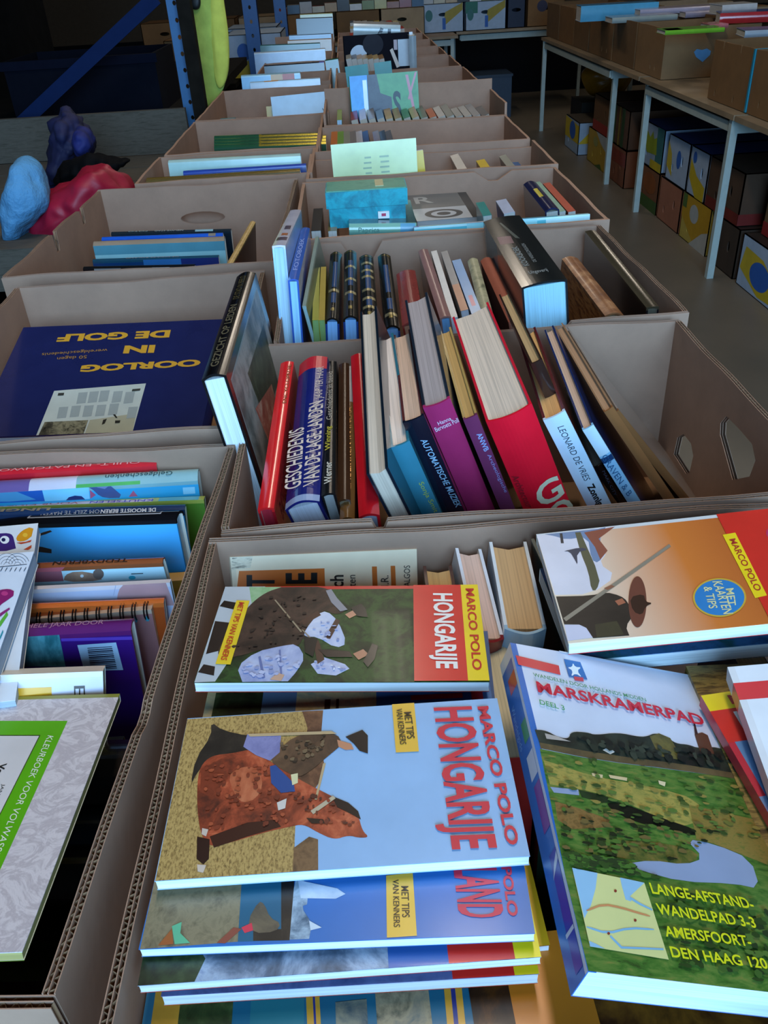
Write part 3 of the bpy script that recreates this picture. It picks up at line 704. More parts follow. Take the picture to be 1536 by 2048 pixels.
# --- yellow headed guide sticking out on the right of the stack
b = book('travel_guide', 'travel guide whose yellow strip with red lettering sticks out of the front stack', pl('FL', 0.108, 0.19, 0.009, (1, 1, 1), U(1100, 1890, 0.968), (0, 0, 2)), '7a3a1c', 'ead21c', 'c0281e', page=WP, hard=False, group=GRP)
art(b, 'front', [('c8761e', rect(0, 0.6, 1, 0.8)), ('e0a81c', rect(0, 0.86, 1, 1))])
letter(b, 'front', 'MARCO POLO', (0.1, 0.90), (0.9, 0.90), (0.1, 0.96), 'b8281e', bold=0.02)
# --- strip visible between the two Hongarije guides
b = book('travel_guide', 'travel guide with leafy square, peeping out between the two Hongarije guides', pl('FL', 0.108, 0.19, 0.008, (0, 0, 1), (-0.123, 0.432, 0.991), (1, 0, -1.5)), photo(['b59a66', 'd8c08c', '8c9a86', '6f8a9a'], 25), '2a6ab0', '2a6ab0', page=WP, hard=False, group=GRP)
art(b, 'front', [(photo(['141a10', '2e3a20', '4c5a34'], 70), rect(0.2, 0.03, 1, 0.2)), ('6a86a6', rect(0.1, 0.2, 1, 0.32)), ('3a2c22', rect(0.3, 0.42, 0.66, 0.44)), ('3a2c22', rect(0.3, 0.46, 0.66, 0.47)), ('3a2c22', rect(0.52, 0.36, 0.56, 0.5)),
    ('3a6aa8', rect(0, 0.6, 1, 1)), ('c8283a', rect(0.3, 0.72, 0.34, 0.9)), ('3a6aa8', rect(0.345, 0.73, 0.39, 0.89)), ('c8283a', rect(0.5, 0.72, 0.54, 0.9)), ('c03040', rect(0.2, 0.93, 0.8, 0.97))])
# --- blue guide under the first Hongarije guide
book('travel_guide', 'dark blue paperback showing its corner right of the riders guide', pl('FL', 0.115, 0.19, 0.011, (0, 1, 1), U(975, 1262, 0.983), (0, 0, -4)), '1f4c86', '1f4c86', page=WP, hard=False, group=GRP)
# --- large map page at the bottom
b = book('road_atlas', 'atlas with orange bands and small sight photos, lowest at the front edge', pl('FL', 0.1, 0.225, 0.012, (0, 0, 1), U(300, 1945, 0.962), (0, 0, 2)), '1f6a86', '1f6a86', page='cfc6a8', hard=False, group=GRP)
art(b, 'front', [(photo(['c58a2c', 'e0a83c'], 30), rect(0.02, 0.02, 1, 0.08)), (photo(['1a2414', '3a4a26', '5a6a3a'], 60), rect(0.1, 0.08, 1, 0.2)), ('d8d0b8', [(0.36, 0.06), (0.4, 0.06), (0.4, 0.24), (0.36, 0.24)]), ('2a7a86', rect(0, 0.24, 1, 0.36)),
    ('dfa436', [(0, 0.36), (1, 0.38), (1, 0.41), (0, 0.39)]), ('2a3a86', [(0, 0.375), (1, 0.395), (1, 0.4), (0, 0.38)]), (photo(['2a4a5a', '8a8a76', 'b8a88a'], 50), rect(0.25, 0.43, 1, 0.5)), (photo(['2a3a30', 'a89a7a', '5a6a6a'], 50), rect(0.1, 0.52, 1, 0.64)),
    ('dfa436', [(0, 0.68), (1, 0.66), (1, 0.7), (0, 0.72)]), ('2a3a86', [(0, 0.695), (1, 0.675), (1, 0.685), (0, 0.705)]), (photo(['1a120c', '3a2412', '70400e'], 40), rect(0, 0.73, 1, 0.82)), ('c8761e', rect(0, 0.82, 1, 1))])
book('paperback', 'brown orange paperback with dark palm shapes at the front edge below the walking guide', pl('FL', 0.095, 0.2, 0.014, (0, 0, 1), U(1118, 1955, 0.955), (0, 0, 0)), photo(['1a0e08', '4a2810', '8a5a1c', '2a1a0c'], 18), page='cfc6a8', hard=False, group=GRP)
# --- cream book behind the riders
b = book('hardback', 'cream book with an orange panel and big black letters leaning on the back wall', P('cream'), 'ecd8b8', 'dccfb4', page='e0d6c0', hard=True)
art(b, 'front', [('c46a2a', [c4(*p) for p in [(215, 180), (590, 168), (595, 330), (195, 340)]]), ('c46a2a', [c4(*p) for p in [(798, 160), (820, 160), (826, 330), (804, 330)]]), ('c46a2a', [c4(*p) for p in [(880, 157), (900, 157), (908, 330), (886, 330)]]),
    (photo(['4a4438', 'dccfb4', 'b8aa8c'], 90, (1, 4, 1)), [c4(*p) for p in [(185, 115), (275, 112), (265, 165), (180, 175)]])], px=True)
def ct(x, y): return (440 + x / 3.657, 1080 + y / 3.657)
letter(b, 'front', 'T', ct(400, 355), ct(400, 255), ct(195, 355), '141210', px=True, bold=0.03)
letter(b, 'front', 'E', ct(712, 318), ct(712, 238), ct(480, 320), '141210', px=True, bold=0.03)
letter(b, 'front', 'ch', ct(905, 345), ct(905, 255), ct(805, 345), '2a241e', px=True, bold=0.02)
letter(b, 'front', 'sten', ct(995, 362), ct(990, 255), ct(950, 362), '2a241e', px=True, bold=0.0)
letter(b, 'front', 'I.R.', ct(1235, 338), ct(1232, 258), ct(1178, 338), '2a241e', px=True, bold=0.0)
letter(b, 'front', 'ALGOS', ct(1390, 338), ct(1390, 185), ct(1345, 338), '2a241e', px=True, bold=0.0)
# --- upright books along the back wall
book('paperback', 'small tan paged book sunk between cream book and white spined book', pl('US', 0.11, 0.175, 0.024, (1, 1, 0), UY(846, 1132, 0.555), (0, 3, 0)), '4a2a22', page='c8a46e', hard=True)
b = book('paperback', 'white and pink paged paperback standing left of the thick beige block', P('whitesp'), 'd8dde6', '7a1f22', 'd8dde6', page='d8b8a8', hard=True)
b = book('hardback', 'thick book with beige page top and pale blue spine standing in the nearest box', P('thick'), 'd8dfe4', '9fc0d8', 'd8dfe4', page='cda878', hard=True)
book('hardback', 'dark green bound book standing right of the thick beige page block', pl('US', 0.13, 0.2, 0.02, (1, 1, 0), UY(1062, 1078, 0.555), (0, -4, 4)), '10302c', page='a89878', hard=True)
# --- guide with the boatman
ORG = fade('e6d9c4', 'a04a20', 1, 0.02, 0.17, h2='cf7a34')
b = book('travel_guide', 'orange sunset guide with a boatman in a pointed hat and a blue badge', P('asia'), ORG, 'cfd6da', 'cf2a22', page=WP, hard=False, group=GRP)
def c6(x, y): return (980 + x / 2.763, 1000 + y / 2.763)
art(b, 'front', [
    ('d6d6e2', [c6(*p) for p in [(258, 197), (690, 145), (590, 215), (650, 290), (600, 350), (700, 420), (560, 520), (360, 525)]]),
    ('6e86aa', [c6(*p) for p in [(300, 190), (600, 160), (640, 150), (600, 230), (640, 280), (600, 350), (560, 330), (540, 200), (420, 220), (360, 200)]]),
    ('8a4c3a', [c6(*p) for p in [(520, 180), (690, 148), (600, 215), (650, 280), (610, 330), (580, 260)]]),
    ('57563e', [c6(*p) for p in [(470, 180), (500, 178), (610, 430), (590, 500), (560, 500), (545, 400), (500, 290)]]),
    ('2a2c34', [c6(*p) for p in [(385, 185), (400, 185), (408, 240), (392, 240)]]), ('3a3e50', [c6(*p) for p in [(400, 285), (500, 262), (545, 275), (480, 290), (485, 365), (468, 330), (440, 285)]]),
    ('c8cbe0', [c6(*p) for p in [(410, 690), (560, 690), (580, 760), (430, 780)]]),
    (photo(['0c0b0b', '1c1816', '2c2620'], 40), [c6(*p) for p in [(365, 535), (560, 530), (640, 510), (720, 530), (760, 560), (790, 640), (750, 700), (770, 750), (570, 765), (520, 690), (410, 688)]]),
    (photo(['26261a', '3a3a22'], 60), [c6(*p) for p in [(580, 690), (700, 670), (740, 745), (590, 762)]]),
    ('8a8272', [c6(*p) for p in [(405, 655), (990, 245), (1000, 258), (420, 672)]]), ('8a5a44', [c6(*p) for p in [(630, 490), (670, 470), (690, 480), (650, 500)]]), ('a8664a', [c6(*p) for p in [(690, 560), (730, 545), (750, 570), (710, 585)]]),
    ('6a3a2c', [c6(815 + 50 * math.cos(t), 565 + 142 * math.sin(t)) for t in [i * math.pi / 12 for i in range(24)]]),
    ('30180f', [c6(*p) for p in [(770, 540), (850, 520), (860, 565), (900, 572), (860, 590), (840, 640), (790, 620)]]),
    ('cf2a20', [c6(*p) for p in [(1250, 80), (1536, 45), (1750, 20), (1800, 700), (1560, 690)]]),
    ('ecd41c', [c6(*p) for p in [(1285, 195), (1355, 183), (1530, 530), (1465, 545)]]),
    ('c8a83a', [c6(1268 + 148 * math.cos(t), 542 + 108 * math.sin(t)) for t in [i * math.pi / 14 for i in range(28)]]),
    ('2a80c4', [c6(1268 + 138 * math.cos(t), 542 + 99 * math.sin(t)) for t in [i * math.pi / 14 for i in range(28)]]),
    ('b83060', [c6(1545 + 20 * math.cos(t), 185 + 26 * math.sin(t)) for t in [i * math.pi / 8 for i in range(16)]]),
], px=True)
letter(b, 'front', 'MARCO POLO', c6(1320, 222), c6(1465, 508), c6(1355, 215), 'a8281e', px=True, bold=0.015)
letter(b, 'front', 'MET', c6(1302, 495), c6(1315, 590), c6(1345, 490), 'd8d8a0', px=True, bold=0.01, name='badge_lettering')
letter(b, 'front', 'KAARTEN', c6(1228, 455), c6(1290, 635), c6(1280, 452), 'd8d8a0', px=True, bold=0.01, name='badge_lettering')
letter(b, 'front', '& TIPS', c6(1178, 485), c6(1210, 605), c6(1225, 482), 'd8d8a0', px=True, bold=0.01, name='badge_lettering')
b = book('travel_guide', 'dark teal guide with a blue photo lying just under the boatman guide', up(pl('FL', 0.1, 0.2, 0.012, (1, 0, 1), U(1150, 1322, 1.010), (0, 0, 2))), photo(['0c2226', '1a4a52', '2a5a86', '0c1a3a'], 22), page='aebac0', hard=False, group=GRP)
# --- walking guides
PM = P('mars'); _R = Euler([RAD(a) for a in PM[4]]).to_matrix(); _o = Vector(PM[3]) - _R @ Vector((0, 0, 0.020 - PM[2])); PM = (PM[0], PM[1], 0.020, tuple(_o), PM[4])
b = book('walking_guide', 'white Marskramerpad walking guide with meadow photo and yellow route map', PM, 'c9d3e6', '2a66b4', '2a66b4', page='cfe0ea', hard=False, group=GRP)
def c7(x, y): return (980 + x / 2.667, 1280 + y / 2.667)
MEADOW = photo(['1e2c12', '3a5420', '56702c', '76742e'], 45, (1, 2.2, 1))
art(b, 'front', [
    (photo(['2c4018', '3f6a26', '5c7a34', '7a7a3a'], 90, (1, 3, 1)), [c7(*p) for p in [(265, 580), (560, 640), (1040, 700), (1320, 740), (1500, 1100), (1500, 1900), (525, 1765), (400, 1250), (310, 800)]]),
    (photo(['6a7030', '8f8a44', 'a8964a', '5a6a2c'], 150, (1, 2, 1)), [c7(*p) for p in [(285, 640), (560, 730), (900, 790), (1100, 850), (1150, 960), (1000, 1000), (760, 880), (560, 810), (320, 770)]]),
    (photo(['5a4a26', '8a6a3a', '4a3a1c'], 220), [c7(*p) for p in [(345, 860), (480, 900), (640, 960), (620, 1000), (440, 1010), (360, 960)]]),
    (photo(['0a0a08', '141a0c'], 60), [c7(*p) for p in [(620, 865), (720, 875), (860, 930), (1120, 1020), (1100, 1050), (960, 1010), (760, 970), (640, 900)]]),
    (photo(['5a6a2c', '8a7438', '6f6a30'], 200, (1, 2, 1)), [c7(*p) for p in [(1060, 880), (1420, 960), (1490, 1090), (1480, 1200), (1200, 1090), (1100, 1060)]]),
    (photo(['33481c', '60602a', '7e6a36'], 220), [c7(*p) for p in [(580, 1110), (760, 1060), (1060, 1110), (1120, 1160), (1040, 1200), (800, 1180), (620, 1150)]]),
    ('8d9cba', [c7(*p) for p in [(1040, 1060), (1200, 1090), (1390, 1170), (1440, 1330), (1300, 1300), (1020, 1290), (800, 1230), (720, 1195), (860, 1175), (1040, 1200), (1140, 1165)]]),
    ('8d9cba', [c7(*p) for p in [(320, 785), (470, 800), (475, 830), (340, 815)]]),
    (photo(['0c1208', '22361a', '2f4a22'], 50), [c7(*p) for p in [(470, 800), (600, 830), (700, 870), (600, 870), (490, 840)]]),
    (photo(['4a3e2c', '6a5a3a'], 80), [c7(*p) for p in [(262, 548), (600, 610), (1040, 665), (1320, 715), (1330, 745), (1040, 700), (560, 640), (270, 580)]]),
    (photo(['0e100e', '1c221c', '2c342a', '3a3f38'], 50), [c7(*p) for p in [(238, 480), (300, 485), (360, 520), (420, 530), (430, 490), (520, 495), (560, 510), (680, 495), (800, 520), (840, 515), (880, 498), (940, 515), (990, 555), (1060, 560), (1110, 580), (1190, 570), (1260, 590), (1315, 680), (1320, 715), (1040, 665), (600, 610), (262, 548)]]),
    (photo(['4a4424', '6c6434', '3a3a20'], 60), [c7(*p) for p in [(850, 515), (900, 500), (960, 525), (1005, 600), (1000, 640), (900, 620)]]),
    ('5f4030', [c7(*p) for p in [(1090, 505), (1130, 495), (1160, 510), (1195, 610), (1120, 600)]]), ('3a2a2a', [c7(*p) for p in [(1085, 445), (1092, 445), (1108, 505), (1092, 507)]]),
    ('c8c4bc', [c7(*p) for p in [(600, 590), (630, 572), (665, 600), (640, 612)]]), ('b0a8a0', [c7(*p) for p in [(290, 500), (350, 515), (430, 545), (300, 530)]]),
    ('cdb88c', [c7(*p) for p in [(540, 712), (600, 722), (598, 740), (545, 728)]]), ('cdb88c', [c7(*p) for p in [(630, 722), (730, 738), (728, 755), (640, 740)]]), ('d8c8a0', [c7(*p) for p in [(895, 752), (935, 762), (930, 785), (900, 772)]]),
    ('cf2a36', [c7(*p) for p in [(135, 85), (365, 140), (375, 190), (150, 135)]]),
    ('cdd8e6', [c7(*p) for p in [(365, 60), (1060, 190), (1065, 195), (375, 70)]]),
    ('1f62a8', [c7(*p) for p in [(392, 105), (480, 122), (518, 215), (420, 200)]]),
    ('dfe8f0', [c7(*p) for p in [(440, 125), (452, 148), (486, 150), (462, 168), (490, 205), (455, 182), (430, 200), (440, 168), (410, 150), (436, 148)]]),
    ('c83848', [c7(*p) for p in [(445, 198), (495, 205), (498, 226), (450, 220)]]),
    ('cfd08c', [c7(*p) for p in [(435, 1220), (820, 1300), (950, 1710), (530, 1640)]]),
    ('8fbad8', [c7(*p) for p in [(435, 1220), (570, 1248), (560, 1330), (535, 1420), (500, 1490)]]), ('8fbad8', [c7(*p) for p in [(690, 1272), (820, 1300), (745, 1370), (750, 1400), (720, 1390), (700, 1320)]]),
    ('8fbad8', [c7(*p) for p in [(525, 1610), (560, 1625), (610, 1652), (530, 1640)]]),
    ('7fb0d0', [c7(*p) for p in [(510, 1530), (620, 1565), (740, 1535), (870, 1545), (872, 1555), (740, 1547), (625, 1578), (512, 1542)]]), ('7fb0d0', [c7(*p) for p in [(640, 1580), (700, 1640), (920, 1650), (922, 1660), (695, 1652), (635, 1590)]]), ('7fb0d0', [c7(*p) for p in [(745, 1375), (800, 1410), (860, 1440), (862, 1450), (795, 1420), (742, 1388)]]),
    ('c88a5a', [c7(*p) for p in [(510, 1445), (600, 1410), (700, 1430), (780, 1455), (850, 1475), (850, 1484), (780, 1466), (700, 1441), (600, 1421), (512, 1456)]]),
    ('8a3a2a', [c7(665 + 8 * math.cos(t), 1345 + 8 * math.sin(t)) for t in [i * math.pi / 4 for i in range(8)]]), ('8a3a2a', [c7(770 + 8 * math.cos(t), 1502 + 8 * math.sin(t)) for t in [i * math.pi / 4 for i in range(8)]]), ('8a3a2a', [c7(628 + 8 * math.cos(t), 1572 + 8 * math.sin(t)) for t in [i * math.pi / 4 for i in range(8)]]),
], px=True)
tufts(b, 'front', 130, [c7(280, 600), c7(1330, 760), c7(1450, 1080), c7(330, 880)], ['4a5a26', '6a6a2e', '8a7c3c', '33471c', '557030'], 0.0022, 1, tall=0.5)
tufts(b, 'front', 110, [c7(360, 880), c7(1250, 1000), c7(1000, 1180), c7(400, 1130)], ['2c3c18', '4a6a28', '6a5a30', '1a240e'], 0.0022, 2, tall=0.5)
tufts(b, 'front', 120, [c7(400, 1140), c7(700, 1180), c7(900, 1280), c7(440, 1215)], ['2f4a1c', '446a28', '26381a'], 0.0022, 3, tall=0.5)
tufts(b, 'front', 120, [c7(950, 1330), c7(1500, 1400), c7(1500, 1860), c7(960, 1730)], ['2a4018', '3c5c24', '4f6c2c', '24361a'], 0.0025, 4, tall=0.6)
tufts(b, 'front', 60, [c7(440, 515), c7(1290, 620), c7(1310, 700), c7(560, 600)], ['121612', '262e24', '343c30', '1a201a'], 0.0022, 5)
letter(b, 'front', 'WANDELEN DOOR HOLLANDS MIDDEN', c7(228, 205), c7(830, 340), c7(222, 185), '4a8a5a', px=True, bold=0.01, name='small_lettering')
letter(b, 'front', 'MARSKRAMERPAD', c7(252, 290), c7(1145, 470), c7(238, 230), 'c8283c', px=True, bold=0.025)
letter(b, 'front', 'DEEL 3', c7(262, 355), c7(395, 388), c7(256, 328), '4a9a5a', px=True, bold=0.01, name='small_lettering')
letter(b, 'front', 'LANGE-AFSTAND-', c7(858, 1365), c7(1405, 1450), c7(838, 1305), 'd2d41e', px=True, bold=0.02, name='route_lettering')
letter(b, 'front', 'WANDELPAD 3-3', c7(890, 1475), c7(1415, 1550), c7(872, 1415), 'd2d41e', px=True, bold=0.02, name='route_lettering')
letter(b, 'front', 'AMERSFOORT-', c7(930, 1595), c7(1390, 1650), c7(915, 1535), 'd2d41e', px=True, bold=0.02, name='route_lettering')
letter(b, 'front', 'DEN HAAG 120 KM', c7(962, 1705), c7(1600, 1785), c7(945, 1645), 'd2d41e', px=True, bold=0.02, name='route_lettering')
art(b, 'spine', [('c9d0d8', rect(0.86, 0, 1, 1)), ('c9d0d8', rect(0, 0.95, 1, 1)), ('c03440', rect(0.3, 0.84, 0.86, 0.9)), ('3a8a4a', rect(0.5, 0.64, 0.86, 0.71)), ('c8ccd4', rect(0.4, 0.52, 0.86, 0.6)), ('7a2a86', rect(0.45, 0.36, 0.86, 0.5)), ('3a2a9a', rect(0.45, 0.02, 0.86, 0.3)), ('c8ccd4', [(0.4, 0.24), (0.86, 0.27), (0.86, 0.29), (0.6, 0.27)]), ('c8ccd4', rect(0.4, 0.1, 0.86, 0.11))])
letter(b, 'spine', 'Wandelgids', (0.1, 0.8), (0.1, 0.64), (0.35, 0.8), '7aa8d8', bold=0.0)
# --- guides on the right edge
b = book('travel_guide', 'travel guide with yellow head strip and a white B on red at the right edge', P('mapb'), '5a86b4', 'c2283a', '5a86b4', page=WP, hard=False, group=GRP)
art(b, 'front', [('ead01c', rect(0, 0.93, 1, 1)), ('cf2a20', rect(0, 0.80, 1, 0.93)), (photo(['2a4a86', '6a8ab4', '8a2a5a'], 30), rect(0, 0.0, 1, 0.6))])
letter(b, 'front', 'MARCO POLO', (0.14, 0.945), (0.9, 0.945), (0.14, 0.985), 'b8281e', bold=0.03)
letter(b, 'front', 'BERLIJN', (0.12, 0.82), (1.0, 0.82), (0.12, 0.915), 'e8e4de', bold=0.03)
b = book('walking_guide', 'white paperback with red stripe and green block cut off by the right edge', P('whiter'), 'd8dfe6', 'd0d4d8', page=WP, hard=False, group=GRP)
art(b, 'front', [('cf2a36', rect(0, 0.88, 1, 0.94)), ('1f7a4a', rect(0.12, 0.5, 1, 0.78))])
art(b, 'spine', [('cf5a62', rect(0, 0.88, 1, 0.94))])
b = book('paperback', 'paperback with a dry grass photo under the two right hand guides', pl('FN', 0.13, 0.2, 0.012, (0, 1, 1), U(1372, 1332, 0.998), (0, 0, -2)), photo(['2a2010', '6a5426', '9a8040', '3a3418'], 60, (1, 5, 1)), page=WP, hard=False, group=GRP)
# --- upright paperbacks that carry the flat stack
for i, (h, lab) in enumerate([('b8302a', 'red spine standing between the two piles in the nearest box'), ('1f4a3a', 'dark green spine standing between the two piles in the nearest box'), ('2a2a30', 'black spine standing under the walking guides'), ('7a5a3a', 'brown spine standing under the right hand guides'), ('30508a', 'blue spine standing under the boatman guide')]):
    book('paperback', lab, pl('US', 0.11, 0.19, 0.022, (0, 1, 0), ((0.069, 0.36, 0.965), (0.093, 0.345, 0.965), (0.12, 0.3, 0.962), (0.2, 0.24, 0.962), (0.25, 0.38, 0.962))[i]), h, page='d8cba8', hard=False)

# ================================================================ leaning hardbacks in the second box
b = book('hardback', 'large black town book with bright page foot leaning out over the left box', P('gezicht'), '0c0e10', '0b0b0c', '0c0e10', page='dfe8ee', bulge=0.004)
spine_up(b, 'GEZICHT OP LEIDEN', 0.06, 0.62, 0.28, 0.62, gilt('e8dcb0'), bold=0.01)
spine_up(b, 'DE STAD IN BEELD', 0.68, 0.95, 0.3, 0.6, gilt('c8b878'), bold=0.0)
art(b, 'front', [('8a9a9a', rect(0.04, 0.04, 0.8, 0.93)), (photo(['3c4440', '6a726c', 'a8a8a0', '5a5f58'], 12), rect(0.05, 0.05, 0.79, 0.92)), (photo(['1c2218', '3a4430', '586048'], 40), [(0.16, 0.3), (0.42, 0.35), (0.5, 0.8), (0.2, 0.85)]),
    (photo(['8a3a30', 'b86a58', 'd8b8a0'], 35), [(0.3, 0.25), (0.5, 0.3), (0.62, 0.62), (0.42, 0.66)]), ('c8a0a0', rect(0.62, 0.1, 0.78, 0.6))])
def cl(x, y): return (540 + x / 5.6875, 700 + y / 5.6875)
b = book('hardback', 'bright red hardback standing spine up beside the black town book', P('red1'), '9c1420', 'd21f24', '9c1420', page='a8142c', bulge=0.002)
spine_up(b, 'ENCYCLOPEDIE', 0.66, 0.97, 0.62, 0.9, gilt('e0b070'), bold=0.0)
letter(b, 'front', 'ENCYCLOPEDIE DER NATUUR', (0.16, 0.08), (0.16, 0.62), (0.06, 0.08), '5c0c14', bold=0.01)
b = book('hardback', 'blue Geschiedenis van de Lage Landen book with red head band', P('lage'), '161d5c', '161f64', '161d5c', page='c8ccd8', bulge=0.006)
art(b, 'spine', [('b8202e', rect(0, 0.9, 1, 1)), ('8a9ab8', rect(0, 0.0, 1, 0.035))])
letter(b, 'spine', 'GESCHIEDENIS', cl(380, 1605), cl(415, 925), cl(190, 1655), 'd8c4b4', bold=0.01, px=True)
letter(b, 'spine', 'VAN DE LAGE LANDEN', cl(585, 1560), cl(632, 615), cl(400, 1615), 'd8c4b4', bold=0.01, px=True)
letter(b, 'spine', 'JAAP TER HAAR', cl(638, 590), cl(656, 225), cl(525, 600), 'c8b4a8', bold=0.0, px=True)
b = book('hardback', 'narrow black volume with white and yellow spine lettering', pl('SU', 0.2, 0.25, 0.013, (0, 0, 0), (-0.0515, 0.648, 0.992), (5, -8, -1)), '101214', '101214', page='8a8a88', bulge=0.002)
spine_up(b, 'Werner', 0.06, 0.2, 0.2, 0.75, 'd0c8b8', bold=0.01); spine_up(b, 'Winning', 0.28, 0.45, 0.2, 0.75, 'b8a834', bold=0.01); spine_up(b, 'Geschiedenis in beeld', 0.5, 0.9, 0.25, 0.7, 'a89c8c', bold=0.0)
b = book('hardback', 'dark brown ribbed volume between black volume and golden brown one', pl('SU', 0.195, 0.25, 0.012, (0, 0, 0), (-0.0375, 0.648, 0.985), (6, -4, -1)), '2c1a10', '3a2212', page='6a5a44', bulge=0.002)
b = book('hardback', 'golden brown Ogenblikken book standing spine up', P('ogen'), '5a3a1a', '6a4a26', page='8a6a44', bulge=0.003)
spine_up(b, 'OGENBLIKKEN IN INDIA', 0.06, 0.68, 0.3, 0.75, gilt('c09058'), bold=0.0)
art(b, 'spine', [('8a8480', rect(0, 0.72, 1, 1))])
b = book('hardback', 'plain crimson hardback standing in the middle of the second box', P('red2'), 'b0121e', 'b8141e', page='9aa0b0', bulge=0.003)
b = book('hardback', 'slim black book with page edge upward and bright blue foot', P('pageup'), '0c1a26', '0a0c10', '0c1a26', page='c8b8a4', inner='0c1420')
def ca(x, y): return (760 + x / 5.12, 780 + y / 5.12)
def cb(x, y): return (1040 + x / 5.12, 760 + y / 5.12)
# group with spines toward the aisle end
b = book('hardback', 'teal spined book with cream page top and small yellow lettering', P('teal'), '2a6a7a', '33788c', page='e8d4c4', bulge=0.002)
letter(b, 'spine', 'Sonja Smit', ca(378, 945), ca(540, 1250), ca(440, 922), 'a8b848', bold=0.0, px=True)
b = book('hardback', 'black spined book lettered AUTOMATISCHE in pale blue', P('auto'), '5c2a26', '0a1020', page='d8b8a0', bulge=0.002)
letter(b, 'spine', 'AUTOMATISCHE MUZIEK', ca(410, 505), ca(775, 1195), ca(475, 487), '86aac4', bold=0.01, px=True)
b = book('hardback', 'plum purple hardback with pale lettering at its spine head', P('purple'), '1a2430', 'a02a5c', page='a89a96', bulge=0.003, inner='1a2430')
letter(b, 'spine', 'Hanna', ca(598, 345), ca(730, 288), ca(580, 310), 'd8c4d4', bold=0.0, px=True); letter(b, 'spine', 'Bervoets Poll', ca(572, 412), ca(808, 308), ca(550, 370), 'd8c4d4', bold=0.0, px=True)
b = book('hardback', 'narrow dark violet book with blue spine lettering beside the big red one', P('anwb'), 'b89858', '6a2c50', page='c09a5a', bulge=0.001)
letter(b, 'spine', 'ANWB', ca(985, 450), ca(1068, 630), ca(1035, 425), '8a9ac8', bold=0.02, px=True); letter(b, 'spine', 'Archeologische', ca(1085, 665), ca(1265, 1050), ca(1130, 648), '8a8ac0', bold=0.0, px=True)
b = book('hardback', 'thick bright red book with cream GO initials on its spine', P('red_go'), 'd01e34', 'e0142c', page='dccbb8', bulge=0.006)
letter(b, 'spine', 'G', cb(205, 1290), cb(450, 1140), cb(115, 1080), 'd8d8b8', bold=0.02, px=True); letter(b, 'spine', 'O', cb(330, 1500), cb(565, 1350), cb(245, 1290), 'd8d8b8', bold=0.02, px=True)
letter(b, 'spine', 'Architectuur', ca(1340, 865), ca(1500, 1190), ca(1405, 848), '7a1420', bold=0.0, px=True)
b = book('hardback', 'thin brown book with tan pages tucked right of the big red one', pl('US', 0.2, 0.262, 0.012, (1, 1, 0), (0.156, 0.952, 1.062), (0, -23, 0)), '2c1a14', '2c1a14', page='b89a6c', bulge=0.001)
b = book('hardback', 'white spined book by Leonard de Vries with maroon boards', P('leonard'), '5a1f22', 'c2dcec', '5a1f22', page='d8a868', bulge=0.002)
letter(b, 'spine', 'LEONARD DE VRIES', cb(378, 475), cb(655, 1025), cb(445, 455), '2a3a4a', bold=0.0, px=True); letter(b, 'spine', 'Zonnige', cb(662, 1095), cb(790, 1330), cb(745, 1040), '101418', bold=0.04, px=True)
b = book('hardback', 'slim pale blue GRAVEN book with a dark band on its spine', P('graven'), '1a2a5a', '8cc0e0', '1a2a5a', page='c8a890', bulge=0.001)
art(b, 'spine', [('0f3a66', rect(0, 0.835, 1, 0.86)), ('c8e0ec', rect(0, 0.87, 1, 1))])
letter(b, 'spine', 'GRAVEN & B', cb(830, 790), cb(1100, 1190), cb(880, 745), '1f5a86', bold=0.0, px=True)
b = book('hardback', 'short black spined book between white Leonard book and GRAVEN book', pl('US', 0.18, 0.2, 0.014, (0, 1, 0), UY(1186, 938, 0.735), (0, -34, 0)), '0c0e12', '0a0c10', page='8a7a6a', bulge=0.001)
letter(b, 'spine', 'MARK CITY', cb(838, 930), cb(965, 1180), cb(866, 922), '5a6a86', bold=0.0, px=True)
b = book('paperback', 'tan worn booklet leaning right of the GRAVEN book', pl('US', 0.21, 0.268, 0.010, (1, 1, 0), UY(1110, 655, 0.94), (2, -34, 0)), 'a07a58', '8a5a34', page='b08a68', bulge=0.001)
b = book('paperback', 'grey brown rightmost leaning booklet in the second box', pl('US', 0.21, 0.272, 0.008, (1, 1, 0), UY(1124, 662, 0.95), (2, -38, 0)), '8a8078', '7a5230', page='b89a7a', bulge=0.001)

# ================================================================ third box
b = book('hardback', 'tall pale blue book rising above the corner of the third box', P('ltblue'), 'a8c4e8', 'c8c8d8', 'a8d4f0', page='b8dcf0', bulge=0.001)
art(b, 'spine', [('4a3a4a', rect(0.1, 0.12, 0.9, 0.2)), ('a8622a', rect(0.3, 0.24, 0.8, 0.3)), ('4a3a4a', rect(0.3, 0.4, 0.8, 0.5))])
b = book('hardback', 'medium blue book standing against the tall pale blue one', P('blue'), '2f5ab0', '3a62b8', page='9ad0f4', bulge=0.002)
spine_up(b, 'FOTOBOEK', 0.15, 0.75, 0.25, 0.7, '8aa4dc', bold=0.0)
book('magazine', 'thin grey green magazine standing beside the medium blue book', P('thin1'), '5a6a5a', '8a9a8c', page='8aa4a4', hard=False)
book('paperback', 'yellow green booklet, left of a pair, in the third box', P('yg1'), '7a8a2a', '8a8a24', page='7a9a5a', hard=False)
book('paperback', 'olive yellow booklet, right of a pair, beside the gold banded volumes', P('yg2'), '8a7a1a', '9a8420', page='7a9a5a', hard=False)
ENC = 'black encyclopedia volumes with gold bands'
